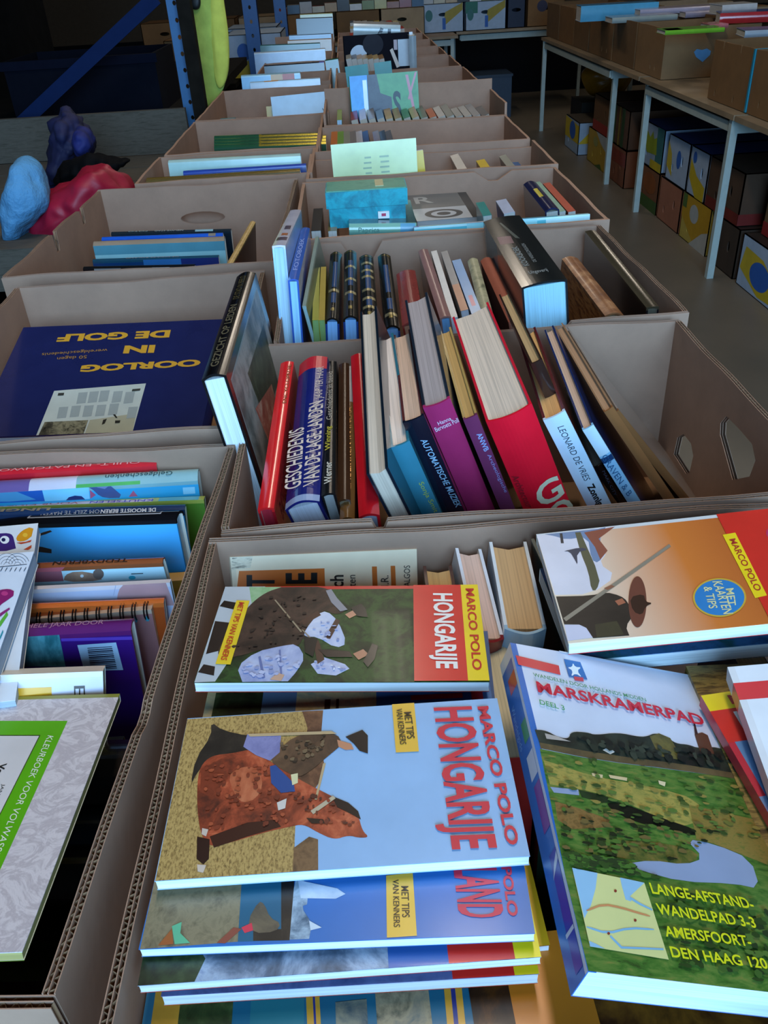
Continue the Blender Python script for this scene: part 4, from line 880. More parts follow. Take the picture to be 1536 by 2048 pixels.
for i, k in enumerate(('enc1', 'enc2', 'enc3', 'enc4')):
    b = book('encyclopedia_volume', ['leftmost black and gold encyclopedia volume with blue panels', 'second black and gold encyclopedia volume with blue panels', 'third encyclopedia volume with the widest gold bands, behind the page edge book', 'rightmost black and gold encyclopedia volume, leaning away from its fellows'][i],
             P(k), '123a7a', '11100c', '123a7a', page='8ab8e8', group=ENC, bulge=0.005)
    gb = [[0.36], [0.3, 0.5, 0.7], [0.18, 0.3, 0.42, 0.62, 0.72, 0.84], [0.12]][i]
    art(b, 'spine', [(cover('163c68'), rect(0.34, 0.2, 0.7, 0.34)), (cover('163c68'), rect(0.34, 0.42, 0.7, 0.82))] + [(gilt('e8dca8'), rect(0.1, v, 0.92, v + 0.035)) for v in gb] + [(gilt('8a7a3a'), rect(0.05, 0.965, 0.95, 0.985)), (gilt('b8a86a'), rect(0.35, 0.09, 0.65, 0.13))], name='gilt_bands')
b = book('hardback', 'red brown leather book with a paler spine beside the gold banded volumes', P('redbr'), '7a2420', '8a3a34', page='b87a5a', bulge=0.004)
b = book('hardback', 'dusty pink hardback standing spine up in the third box', P('pink'), '8a6a66', '94706c', page='7ab0e0', bulge=0.002)
book('paperback', 'white spine standing right of the dusty pink book', P('white'), 'c4c4c4', 'ccccca', page='d8dce4', hard=False)
b = book('paperback', 'grey spine with an orange foot standing right of the white one', P('grey'), '868688', '8c8a8a', page='c8c8d0', hard=False); art(b, 'spine', [('b88468', rect(0, 0, 1, 0.4))])
b = book('paperback', 'sky blue spine with a red emblem in the third box', P('ltbl2'), '4a82ba', '5a90c4', page='b8d0e4', hard=False); art(b, 'spine', [('a85a7a', rect(0.3, 0.12, 0.7, 0.3))])
book('hardback', 'glossy straw coloured spine standing left of the terracotta book', P('creamy'), '14120e', photo(['8a8468', 'b8b08c', '6a6a50'], 40), page='a89a7a', bulge=0.004)
book('hardback', 'terracotta cloth book leaning by the thick black book', P('terra'), mat('8a4a34', 0.7), mat('9a5038', 0.7), page='8a5a44', bulge=0.004)
book('hardback', 'thin tan board edge standing between terracotta book and thick black book', P('tan'), '8a6a4a', '94744e', page='8a6a4a', hard=False)
b = book('hardback', 'very thick black book with bright foot lying on top of the third box', P('bigbl'), '16222a', '141a1c', '16222a', page='a8dcf0', bulge=0.003)
letter(b, 'spine', 'KOOKBOEK', (0.42, 0.22), (0.42, 0.5), (0.28, 0.22), '6a7a80', bold=0.02); letter(b, 'spine', 'DE WERELDKEUKEN', (0.62, 0.25), (0.62, 0.52), (0.54, 0.25), '7a868a', bold=0.0); letter(b, 'spine', 'Uitgeverij', (0.3, 0.1), (0.72, 0.1), (0.3, 0.15), '8a969a', bold=0.0)
art(b, 'spine', [('6a4a54', [(0.08, 0.58), (0.4, 0.55), (0.42, 0.66), (0.1, 0.7)]), ('4a5450', [(0.5, 0.62), (0.6, 0.6), (0.4, 0.9), (0.35, 0.9)])])
art(b, 'back', [('0f5a66', rect(0.62, 0.6, 1, 0.95))])
b = book('hardback', 'rust brown book with a wood grain picture and glinting spine', P('hairy'), photo(['2a1208', '6a3818', 'a8683a', '4a2410'], 30, (6, 1, 1)), photo(['5a3420', '8a5a38', 'b88a60'], 40), photo(['2a1208', '8a4a1c', 'b8743a', '5a2c12'], 30, (6, 1, 1)), page='c8a884', bulge=0.004)
book('photo_album', 'black photo album pressed against the right wall of the third box', P('album'), '0e1116', '3a3426', '0e1116', page='5a5242', bulge=0.001)

# ================================================================ fourth box and beyond on the right
t = empty('gift_box', (0.02, 1.62, 0.77)); tag(t, 'turquoise cardboard gift box with a mottled front and white sticker', 'gift box')
q = [UY(650, 384, 1.56), UY(815, 390, 1.56), UY(812, 438, 1.56), UY(656, 436, 1.56)]
x0_, x1_ = q[0].x, q[1].x; z1_ = q[0].z; z0_ = q[2].z - 0.01
TQ = photo(['0c8ca0', '16a8b8', '0a7a8c', '18a8c0'], 18); TQT = photo(['3a8a78', '5aa08a', '2f7a6a'], 25)
t.location = ((x0_ + x1_) / 2, 1.56, z0_)
def rb(name, x0, x1, y0, y1, z0, z1, m): return box(name, x0 - t.location.x, x1 - t.location.x, y0 - 1.56, y1 - 1.56, z0 - z0_, z1 - z0_, m, t)
rb('box_body', x0_ + 0.004, x1_ - 0.004, 1.564, 1.635, z0_, z1_ - 0.02, TQ); rb('lid', x0_, x1_, 1.56, 1.64, z1_ - 0.03, z1_ - 0.002, TQ); rb('lid_picture', x0_ + 0.002, x1_ - 0.002, 1.562, 1.638, z1_ - 0.002, z1_, TQT)
rb('ribbon', x0_ + 0.09, x0_ + 0.105, 1.58, 1.63, z1_, z1_ + 0.001, mat('b8b48a'))
s = UY(756, 424, 1.5585); s2 = UY(779, 436, 1.5585)
rb('sticker', s.x, s2.x, 1.5585, 1.5645, s2.z, s.z, mat('dfe6ea')); mm = ((s.x + s2.x) / 2, (s.z + s2.z) / 2); rb('sticker_mark', mm[0] - 0.004, mm[0] + 0.004, 1.558, 1.5585, mm[1] - 0.002, mm[1] + 0.003, mat('b83a5a'))
def flat_spine(name, label, l, r, y, T, D, front, spine, page='d8dce0', hard=False, cat='book', rz=0.0):
    """book lying flat, spine toward the camera, spine top edge from pixel l to pixel r at distance y"""
    A, B = UY(*l, y), UY(*r, y)
    L = (B - A).length; ang = math.degrees(math.atan2(B.y - A.y, B.x - A.x)); tilt = -math.degrees(math.atan2(B.z - A.z, B.x - A.x))
    return book(name, label, pl('SC', D, L, T, (0, 1, 1), A, (0, tilt, ang + rz)), front, spine, spine, page=page, hard=hard, cat=cat)
b = flat_spine('hardback', 'pale green spined book lying under the turquoise gift box', (698, 448), (833, 446), 1.53, 0.022, 0.17, '1c4a52', '7fae9a', hard=True)
art(b, 'spine', [('5a9ab8', rect(0, 0.02, 1, 0.24))]); letter(b, 'spine', 'Paprica', (0.25, 0.86), (0.25, 0.55), (0.75, 0.86), '4a7a70', bold=0.0)
b = book('hardback', 'grey book with an R and an eye circle lying right of the gift box', pl('FN', 0.13, 0.2, 0.02, (0, 0, 1), U(834, 443, 0.955), (2, 0, 3)), '6a6a68', '6a6a68', page='b8b8b8', hard=False)
art(b, 'front', [('b8bcc0', rect(0, 0.0, 0.86, 0.42)), ('2a2a2a', rect(0.86, 0, 1, 1)), ('4a4a4a', ell(0.46, 0.2, 0.3, 0.15)), ('b8bcc0', ell(0.46, 0.2, 0.2, 0.1)), ('4a4a4a', ell(0.46, 0.2, 0.11, 0.055))])
letter(b, 'front', 'R', (0.1, 0.6), (0.4, 0.6), (0.1, 0.85), 'a8a8a4', bold=0.02)
_A, _B = UY(828, 455, 1.50), UY(1180, 428, 1.50)
b = book('magazine', 'long aqua and white magazine standing across the front of the gift box carton', pl('SX', 0.17, (_B - _A).length, 0.014, (0, 0, 1), _A, (-8, -math.degrees(math.atan2(_B.z - _A.z, _B.x - _A.x)), 0)), '4ab0c0', 'a8d8dc', page='c8d8dc', hard=False)
art(b, 'front', [('8accd4', rect(0, 0.3, 0.5, 0.7)), ('b8e0e4', rect(0, 0.75, 0.4, 1))])
art(b, 'spine', [('6a5ac0', rect(0, 0.0, 1, 0.03)), ('d8e4e8', rect(0, 0.3, 1, 0.5)), ('5ab8cc', rect(0, 0.62, 1, 0.82)), ('8a7ac8', rect(0.7, 0.3, 1, 0.75))])
def leaner(name, label, n0, n1, f0, y, W, H, T, front, spine=None, lean=-14, page='c8c4bc', hard=False, rx=0.0, cat='book'):
    return book(name, label, pl('SU', W, H, T, (0, 0, 0), UY(*n0, y), (rx, lean, 0)), front, spine or front, page=page, hard=hard, cat=cat)
b = leaner('hardback', 'navy book with yellow spine mark standing in the gift box carton', (1090, 424), None, None, 1.56, 0.18, 0.22, 0.026, '14183a', '1c2048', lean=-6, hard=True); art(b, 'spine', [('c8b83a', rect(0.3, 0.4, 0.6, 0.7))])
leaner('paperback', 'dark green book with mint spine right of the navy one', (1118, 424), None, None, 1.56, 0.17, 0.24, 0.012, '1c3a2a', '9ab8a0', lean=-6)
leaner('paperback', 'salmon spined book against the right wall of the gift box carton', (1136, 424), None, None, 1.56, 0.165, 0.23, 0.014, 'b85a44', 'c0604a', lean=-6)
leaner('paperback', 'little teal spine peeping behind the thick black book', (966, 432), None, None, 1.58, 0.17, 0.1, 0.016, '0f6a6a', '1a8a86', lean=-4)
leaner('paperback', 'white and blue spines peeping above the long aqua magazine', (1008, 428), None, None, 1.58, 0.17, 0.1, 0.02, '4a62b0', 'b0bcd8', lean=-8)
leaner('paperback', 'black spine at the left wall of the gift box carton', (622, 462), None, None, 1.54, 0.17, 0.16, 0.018, '0a0a0c', '0c0c10', lean=0)
leaner('paperback', 'olive spine left of the pale green book under the gift box', (656, 462), None, None, 1.54, 0.16, 0.16, 0.016, '5a4a2a', '7a6a3a', lean=0)
book('paperback', 'light blue book showing through the notch between third and fourth box', pl('STD', 0.1, 0.19, 0.012, (0, 1, 1), (-0.03, 1.478, 0.985), (-4, 0, 0)), '3a9ad0', page='d8dce0', hard=False)
# pale yellow sheet
b = book('magazine', 'pale yellow magazine standing upright with faint columns of text', pl('STD', (UY(832, 283, 1.96) - UY(661, 290, 1.96)).length, 0.235, 0.006, (0, 1, 1), UY(661, 290, 1.96), (-6, -1, 0)), 'cfe8b0', page='dfe8d0', hard=False)
art(b, 'front', [('9ab89a', rect(0.36 + 0.012 * (i % 3), 0.5 + 0.045 * i, 0.46, 0.515 + 0.045 * i)) for i in range(9)] + [('9ab89a', rect(0.56 + 0.01 * (i % 2), 0.5 + 0.045 * i, 0.67, 0.515 + 0.045 * i)) for i in range(9)] + [('2a8a6a', [(0.08, 0.62), (0.14, 0.7), (0.22, 0.66), (0.26, 0.58), (0.14, 0.54)]), ('1a3a7a', [(0.17, 0.7), (0.24, 0.56), (0.26, 0.57), (0.19, 0.71)]), ('a8c8e4', rect(0.8, 0.64, 0.95, 0.68))])
book('paperback', 'bright yellow booklet peeping out behind the pale yellow magazine', pl('STD', 0.14, 0.2, 0.014, (1, 1, 1), UY(846, 300, 1.99), (-6, -5, 0)), 'd0b414', page='c8d4e0', hard=False)
for i, (px, py, w, h, T, lean, c0_, c1_, lab) in enumerate([(918, 345, .17, .19, .02, -12, 'b8a898', 'd8d0c4', 'white and cream paperback leaning in the pale yellow magazine box'), (966, 343, .165, .12, .02, -8, 'b87a14', 'd8b81c', 'bright yellow paperback leaning in the pale yellow magazine box'), (1020, 341, .165, .16, .016, -14, '6a6c64', '8a8c80', 'grey green paperback leaning in the pale yellow magazine box'), (1034, 343, .15, .1, .02, 0, '2a3a5a', '4a6a9a', 'blue booklet low in the corner of the pale yellow magazine box')]):
    leaner('paperback', lab, (px, py), None, None, 1.99, w, h, T, c0_, c1_, lean=lean)
# small books in the left corner of the next box
for i, (h, lab) in enumerate([('c46a1c', 'orange spine'), ('6a9a34', 'leaf green spine'), ('8a8c7c', 'grey green spine'), ('7a7470', 'mouse grey spine'), ('b8b4b4', 'pale grey spine'), ('2a2434', 'dark violet spine'), ('7a6040', 'tan spine'), ('1c2424', 'black green spine'), ('5a5048', 'dark taupe spine')]):
    leaner('paperback', lab + ' in the left corner of the box behind the pale yellow magazine', (661 + 13 * i + (10 if i > 5 else 0), 290), None, None, 2.28, 0.2 + 0.012 * (i % 3), 0.19, 0.017, h, h, lean=-3 - 1.6 * i)
# picture cover and the row in front of it
b = book('picture_book', 'picture book with a blue, black and green cover standing in the taller box', pl('STD', (UY(835, 148, 2.86) - UY(698, 153, 2.86)).length, 0.26, 0.012, (0, 1, 1), UY(698, 153, 2.86), (-6, -1, 0)), photo(['2f7a4a', '4a9a5e', '3a8a52'], 12), page='c8d0d8', hard=True)
art(b, 'front', [(photo(['1c7ac8', '3aa0e8', '6ac0f4'], 8), rect(0, 0, 0.26, 1)), ('d8ecf4', rect(0.19, 0.2, 0.25, 0.95)), (photo(['14182a', '2a2c40', '3a4450'], 16), [(0.24, 0.0), (0.62, 0.0), (0.6, 0.75), (0.44, 0.8), (0.4, 1), (0.26, 1)]), ('a84a5a', [(0.82, 0.97), (0.86, 0.97), (0.94, 0.6), (0.92, 0.3), (0.9, 0.3), (0.9, 0.6)]), ('a84a5a', [(0.96, 0.99), (0.99, 0.99), (0.86, 0.7), (0.84, 0.72)])])
letter(b, 'front', 'S', (0.62, 0.52), (0.74, 0.5), (0.62, 0.82), '14303a', bold=0.03)
row = [('8a2a2a', 'dark red'), ('c8ccd0', 'white'), ('7a6a58', 'brown grey'), ('7aa4c8', 'light blue'), ('b89a5a', 'straw'), ('9a7a4a', 'tan'), ('3a6a4a', 'green'), ('a89464', 'sand'), ('5a6a60', 'grey green'), ('b85a24', 'orange'), ('c0c0bc', 'off white'), ('8c9088', 'stone grey'), ('9a9c98', 'ash grey'), ('a8a8a4', 'silver grey'), ('8a8c8e', 'cool grey'), ('4a4c50', 'charcoal')]
for i, (h, lab) in enumerate(row):
    leaner('paperback', lab + ' paperback in the row before the green and blue picture cover', (702 + 17.5 * i, 241 - 0.55 * i), None, None, 2.66, 0.235, 0.16 + 0.03 * ((i * 7) % 3), 0.02, h, h, lean=-10 - (i % 4) * 2.5, page='b8b0a0')
b = book('paperback', 'lime green spine at the left wall of the taller box', pl('SU', 0.24, 0.2, 0.014, (0, 0, 0), UY(674, 240, 2.66), (0, 2, 0)), '5a8a2a', '7a9a34', page='a8c8e0', hard=False)
# turquoise folders, photo cover, white spine
for i, (l, r, y) in enumerate([((690, 139), (735, 131), 3.6), ((748, 134), (782, 124), 3.62)]):
    A, B = UY(*l, y), UY(*r, y)
    book('folder', ['turquoise folder lying at the left in a far box', 'turquoise folder with a raised corner right of its twin'][i], pl('STD', abs(B.x - A.x), 0.19, 0.012, (0, 1, 1), (A.x, y, max(A.z, B.z)), (-20, -4, 0)), '1a9aa8', page='a8d0d4', hard=False, cat='folder')
b = book('picture_book', 'dark photo book with a white bird shape standing in a far box', pl('STD', (UY(825, 72, 4.2) - UY(687, 72, 4.2)).length, 0.26, 0.02, (0, 1, 1), UY(687, 72, 4.2), (-6, 0, 0)), mat('10121c', 0.8), page='b8bcc0', hard=True)
art(b, 'front', [('8a90a0', ell(0.2, 0.72, 0.12, 0.14, 16, -0.4)), (mat('30343e', 0.8), ell(0.42, 0.85, 0.15, 0.16)), ('8a929c', rect(0.78, 0.5, 0.94, 0.9)), ('a8845a', [(0.66, 0.75), (0.7, 0.78), (0.8, 0.5), (0.75, 0.48)]), ('b8c0c8', rect(0.95, 0.2, 1, 1)), ('7a3a34', rect(0.72, 0.75, 0.77, 0.9))])
row2 = [('a8aca8', 'pale grey'), ('6a7480', 'slate'), ('a88a50', 'ochre'), ('b09a60', 'sand yellow'), ('9a8048', 'mustard brown'), ('b8a470', 'cream brown'), ('8a6a3a', 'hazel')]
for i, (h, lab) in enumerate(row2):
    leaner('paperback', lab + ' paperback before the dark photo book with the bird', (692 + 11 * i, 119), None, None, 3.98, 0.22, 0.18, 0.022, h, h, lean=-10)
b = flat_spine('hardback', 'white book with dark drawing lying across a far box behind the bird photo book', (707, 47), (801, 50), 4.42, 0.055, 0.2, 'c8ccd0', 'bcd0d4', hard=True)
art(b, 'spine', [('2a3440', [(0.2, 0.5), (0.8, 0.42), (0.7, 0.36), (0.3, 0.4)]), ('2a3440', rect(0.2, 0.2, 0.7, 0.27))])
b = book('hardback', 'pale blue grey book standing at the right of the bird photo book', pl('US', 0.2, 0.26, 0.03, (0, 1, 0), UY(818, 72, 4.1)), '9aa8b0', 'a0b0b8', page='c0c8cc', hard=True)
far = [('8a8a90', 'grey'), ('b83a30', 'red'), ('c0b890', 'cream'), ('4a5a6a', 'steel blue'), ('8a6a40', 'brown'), ('a8a8a0', 'light grey'), ('3a4a3a', 'dark green'), ('b8a030', 'gold yellow')]
for j, (y, py) in enumerate([(4.5, 88), (4.95, 72), (5.35, 58), (5.8, 46)]):
    for i, (h, lab) in enumerate(far):
        leaner('paperback', '%s paperback in the %s box of the right hand row' % (lab, ['fourth last', 'third last', 'second last', 'farthest'][j]), (700 + (17 - 1.5 * j) * i, py), None, None, y, 0.235 + 0.01 * ((i * 3 + j) % 3), 0.2, 0.03, h, far[(i + j) % 8][0], lean=-4)

# ================================================================ craft books in the lower left box
def upright(b): return b
def cz(x, y): return (x / 4.267, 1000 + y / 4.267)
_g = P('geld'); _R = Euler([RAD(a) for a in _g[4]]).to_matrix(); _gl = Vector(_g[3]) + Vector((0, -0.015, 0)); GELD = (_g[0], _g[1], _g[2], tuple(_gl), _g[4])
QUILT = (0.2, 0.28, 0.012, tuple(_gl + _R @ Vector((-0.006, -0.042, -0.0125))), _g[4])
b = book('hardback', 'red Quilt and patchwork book, farthest back in the craft book box', QUILT, 'c01c2a', 'c8202e', page='d8d8dc')
spine_down(b, 'QUILT- EN PATCHWORKTECHNIEKEN', 0.94, 0.1, 0.25, 0.75, 'e8a8a8', bold=0.0)
b = book('hardback', 'wide Geldgeschenken craft book with teal, white and purple cover fields', GELD, fade('38a8d8', '2aa6c8', 0, 0, 0.1), '8ab4b8', page='c8d8dc')
def c0_(x, y): return (x / 3.339, 900 + y / 3.339)
art(b, 'spine', [('6a5a9a', rect(0, 0.0, 1, 0.42)), ('c8cce0', rect(0, 0.42, 1, 0.58)), ('7a9a3a', rect(0, 0.58, 0.15, 0.66)), ('4aa85a', rect(0.86, 0.58, 1, 0.8))])
art(b, 'front', [('2a62b8', [c0_(*p) for p in [(-400, 215), (0, 196), (260, 186), (300, 342), (-400, 370)]]), ('5aa0cc', [c0_(*p) for p in [(-100, 205), (90, 200), (240, 330), (60, 345), (-100, 345)]]), ('8ad4f0', [c0_(*p) for p in [(260, 186), (575, 172), (600, 326), (300, 342)]]), ('16306a', [c0_(*p) for p in [(440, 336), (460, 315), (500, 304), (545, 308), (570, 330)]]),
    ('4a5a8a', [c0_(*p) for p in [(585, 210), (690, 225), (720, 190), (800, 165), (790, 205), (740, 235), (830, 318), (700, 322), (640, 290)]]), ('7a86b0', [c0_(*p) for p in [(640, 215), (720, 225), (700, 260), (650, 250)]]), ('b85a7a', [c0_(*p) for p in [(600, 265), (640, 300), (605, 324)]]), ('b85a7a', [c0_(*p) for p in [(890, 270), (920, 308), (860, 312)]]), ('9ad4ec', [c0_(*p) for p in [(1220, 250), (1300, 245), (1305, 290), (1225, 295)]])], px=True)
letter(b, 'spine', 'Geldgeschenken', c0_(1172, 98), c0_(738, 112), c0_(1170, 128), '1a4a50', bold=0.0, px=True, us_=(0.3, 0.75))
b = book('magazine', 'leaf green craft magazine with colourful lettered back, standing behind the bear book', P('green'), '5a8a2a', 'a8b04a', page='b8cc9a', hard=False)
art(b, 'spine', [('c8b8c0', rect(0.2, 0.0, 1, 0.82)), ('8ab44a', rect(0, 0, 0.25, 0.8)), ('5aa0a8', rect(0, 0.84, 1, 0.98))]); spine_down(b, 'KNUTSELEN', 0.82, 0.6, 0.3, 0.9, '5a4aa8', bold=0.01); spine_down(b, 'VOOR KINDEREN', 0.56, 0.2, 0.3, 0.9, 'b85a4a', bold=0.0)
b = book('hardback', 'navy book with dull gold spine lettering directly behind the bear book', P('navy'), '1a3054', '203a62', page='a8b0bc')
spine_down(b, 'LINGERIE', 0.55, 0.28, 0.2, 0.8, '8a8268', bold=0.03)
b = book('hardback', 'black bear making book with blue sky cover, lettered De mooiste beren', P('beren'), fade('4ab0ea', '0e2a4e', 0, 0, 0.14, h2='2a80c0'), '0a0b10', page='b8ccd8')
art(b, 'spine', [('a8a8ac', [cz(*p) for p in [(330, 112), (1385, 82), (1378, 148), (320, 180)]]), ('0a0b10', [cz(*p) for p in [(336, 118), (1379, 88), (1372, 143), (326, 174)]])], px=True)
letter(b, 'spine', 'DE MOOISTE BEREN', cz(1338, 100), cz(872, 114), cz(1336, 134), 'dfe4ec', bold=0.02, px=True); letter(b, 'spine', 'OM ZELF TE MAKEN', cz(858, 114), cz(362, 134), cz(856, 146), 'a8b0ba', bold=0.0, px=True)
art(b, 'front', [('3a2418', [cz(*p) for p in [(300, 300), (370, 275), (430, 258), (445, 270), (390, 292), (320, 312)]]), ('2c1a12', [cz(*p) for p in [(300, 395), (360, 400), (440, 420), (440, 455), (340, 445), (300, 440)]]), ('2c1a12', [cz(*p) for p in [(300, 330), (350, 335), (310, 350)]])], px=True)
b = book('hardback', 'teddy bear book with brown lettered spine and a bear on white', P('teddy'), 'b8d8e0', '8a4a28', page='c8d8d8')
letter(b, 'spine', 'TEDDYBEREN', cz(1110, 494), cz(480, 514), cz(1110, 526), '2a1810', bold=0.02, px=True, us_=(0.2, 0.8))
art(b, 'front', [('c0606a', [cz(*p) for p in [(280, 560), (545, 552), (520, 610), (280, 625)]]), ('9a5a66', [cz(*p) for p in [(200, 620), (525, 608), (545, 692), (200, 705)]]), (photo(['8a6a5a', 'a8846c'], 90), [cz(*p) for p in [(540, 700), (555, 640), (620, 614), (700, 610), (780, 622), (840, 640), (880, 690)]]), ('6a5a52', [cz(840 + 48 * math.cos(t), 632 + 46 * math.sin(t)) for t in [i * math.pi / 6 for i in range(12)]]), ('d8e0e4', [cz(700 + 16 * math.cos(t), 648 + 14 * math.sin(t)) for t in [i * math.pi / 4 for i in range(8)]]), ('2aa0b8', [cz(1128 + 32 * math.cos(t), 662 + 18 * math.sin(t)) for t in [i * math.pi / 4 for i in range(8)]]), ('3a4a50', [cz(*p) for p in [(1120, 626), (1222, 622), (1222, 630), (1120, 634)]])], px=True)
b = book('paperback', 'white paperback with a dusky pink round corner motif, behind the orange book', P('whiteqr'), 'b4bcd4', 'd0c8cc', page='a8c8dc', hard=False)
art(b, 'front', [('b08a8c', [cz(*p) for p in [(1000, 820), (1020, 760), (1050, 722), (1090, 698), (1150, 688), (1410, 678), (1500, 900), (1000, 900)]]), ('9aa4c0', [cz(*p) for p in [(978, 700), (984, 700), (972, 815), (966, 815)]])], px=True)
book('hardback', 'orange hardback standing behind the spiral bound book', P('orange'), 'a84a1c', 'c86428', page='c8a88a')
b = book('spiral_book', 'spiral bound book with pinkish cover and black wire rings', P('spiral'), '9a6a6a', 'b8a08c', page='c8b498', hard=False)
WIRE = mat('1a1c20', 0.3, 0, 0.6)
nring = 24
for i in range(nring):
    y = b.H * (0.98 - 0.93 * i / (nring - 1)); V = []; Fc = []; R1 = 0.0068; n = 12
    for k in range(2):
        yo = y + (k - 0.5) * 0.0024; k0 = len(V)
        for a in range(n + 1):
            t_ = math.pi * (1.9 * a / n) + 0.1
            cxx, czz = 0.0035 - R1 * math.cos(t_), b.T / 2 + R1 * 1.05 * math.sin(t_)
            for dy, dr in ((-0.0006, 0), (0.0006, 0), (0, 0.0011)):
                V.append((cxx + dr * -math.cos(t_), yo + dy, czz + dr * math.sin(t_)))
        for a in range(n):
            for s_ in range(3):
                p_0 = k0 + 3 * a + s_; p_1 = k0 + 3 * a + (s_ + 1) % 3
                Fc.append((p_0, p_1, p_1 + 3, p_0 + 3))
    mesh_obj('wire_ring', V, Fc, WIRE, b.e)
art(b, 'front', [('3a8a9a', ell(0.045, 0.98 - 0.93 * i / (nring - 1), 0.014, 0.008, 10)) for i in range(nring)], name='punched_holes')
b = book('hardback', 'purple Het hele jaar door book with a barcode on its back', P('paars'), '3a1670', '5a1c5e', page='8a6a7a')
def cz(x, y): return (x / 4.267, 1000 + y / 4.267)
art(b, 'front', [(photo(['12343a', '2a6a74', '6ab4c0', '1c4a54'], 14), [cz(*p) for p in [(-300, 1160), (500, 1130), (560, 1420), (-300, 1420)]]), ('5a3aa8', [cz(*p) for p in [(520, 1182), (1125, 1165), (1135, 1192), (525, 1206)]]), ('a8c4dc', [cz(*p) for p in [(660, 1238), (990, 1215), (1052, 1450), (720, 1460)]])]
    + [('1c2034', [cz(745 + 2.6 * k_, 1262 + 15 * k_), cz(955 + 3.6 * k_, 1248 + 15 * k_), cz(957 + 3.6 * k_, 1254 + 15 * k_ + 2 * (k_ % 3)), cz(747 + 2.6 * k_, 1268 + 15 * k_ + 2 * (k_ % 3))]) for k_ in range(13)], px=True)
letter(b, 'spine', 'HET HELE JAAR DOOR', cz(60, 1118), cz(885, 1090), cz(62, 1080), 'a8788c', bold=0.0, px=True, us_=(0.72, 0.28))
b = book('paperback', 'white and yellow booklet with a teal speech panel in front of the purple book', P('jever'), 'd0cfe0', 'd8d4c8', page='c8c8b0', hard=False)
art(b, 'front', [('cfae5c', rect(0.16, 0.4, 1, 1)), ('3a3a86', rect(0, 0.1, 0.04, 0.72)), ('e0a81c', rect(0.05, 0.0, 1, 0.86)), ('14160f', rect(0.11, 0.0, 1, 0.79)), ('5a9a90', rect(0.13, 0.0, 1, 0.78))])
letter(b, 'front', 'EVEREN', (0.05, 0.92), (0.4, 0.92), (0.05, 0.95), '3a3024', bold=0.0)
# colouring books
b = book('colouring_book', 'colouring book with a purple monster, lying at the left edge', P('colA'), 'd4dbe2', page='b8c4d0', hard=False)
def cz(x, y): return (x / 4.267, 1000 + y / 4.267)
art(b, 'front', [('3a2470', [cz(*p) for p in [(-200, 300), (0, 285), (70, 282), (110, 300), (125, 360), (140, 432), (-200, 445)]]), ('dfe6ea', [cz(40 + 40 * math.cos(t), 340 + 34 * math.sin(t)) for t in [i * math.pi / 8 for i in range(16)]]), ('141c50', [cz(30 + 18 * math.cos(t), 340 + 16 * math.sin(t)) for t in [i * math.pi / 6 for i in range(12)]]),
    ('d8941c', [cz(*p) for p in [(135, 320), (190, 260), (250, 235), (285, 245), (270, 310), (220, 350), (150, 358)]]), ('e8b83c', [cz(215 + 22 * math.cos(t), 300 + 18 * math.sin(t)) for t in [i * math.pi / 6 for i in range(12)]]), ('b84a2a', [cz(*p) for p in [(140, 365), (220, 358), (270, 340), (262, 360), (180, 378)]]), ('b84a2a', [cz(*p) for p in [(200, 425), (270, 385), (268, 410), (240, 428)]])], px=True)
b = book('colouring_book', 'upper colouring book with line drawn feathers and a magenta shape, at the left edge', P('colB'), 'd0d8e4', page='a8b8c8', hard=False)
INK = '3a4250'
def arc(cx, cy, r, a0, a1, w=3):
    n = 10; A = [RAD(a0 + (a1 - a0) * i / n) for i in range(n + 1)]
    return [cz(cx + r * math.cos(a), cy + r * math.sin(a)) for a in A] + [cz(cx + (r - w) * math.cos(a), cy + (r - w) * math.sin(a)) for a in reversed(A)]
art(b, 'front', [(INK, arc(c_, 560, r_, 190, 340)) for c_ in (60, 150) for r_ in (30, 55, 80, 105)] + [(INK, [cz(*p) for p in [(0, 570), (230, 548), (230, 553), (0, 576)]]), ('8a1f62', [cz(*p) for p in [(-60, 800), (0, 768), (80, 760), (120, 780), (115, 820), (60, 860), (0, 900), (-60, 990)]]), ('b83a7a', [cz(40 + 30 * math.cos(t), 800 + 20 * math.sin(t)) for t in [i * math.pi / 6 for i in range(12)]]), ('8a2a70', [cz(*p) for p in [(0, 970), (80, 920), (86, 936), (0, 1000)]]), ('5aa83a', [cz(*p) for p in [(0, 1040), (60, 955), (70, 985), (0, 1090)]]), ('2a8a9a', [cz(*p) for p in [(0, 1170), (25, 1110), (30, 1130), (0, 1200)]])] + [(INK, [cz(*p) for p in [(x, 580), (x + 6, 580), (x - 12, 612), (x - 18, 612)]]) for x in (20, 60, 100, 140, 180, 220)], px=True)
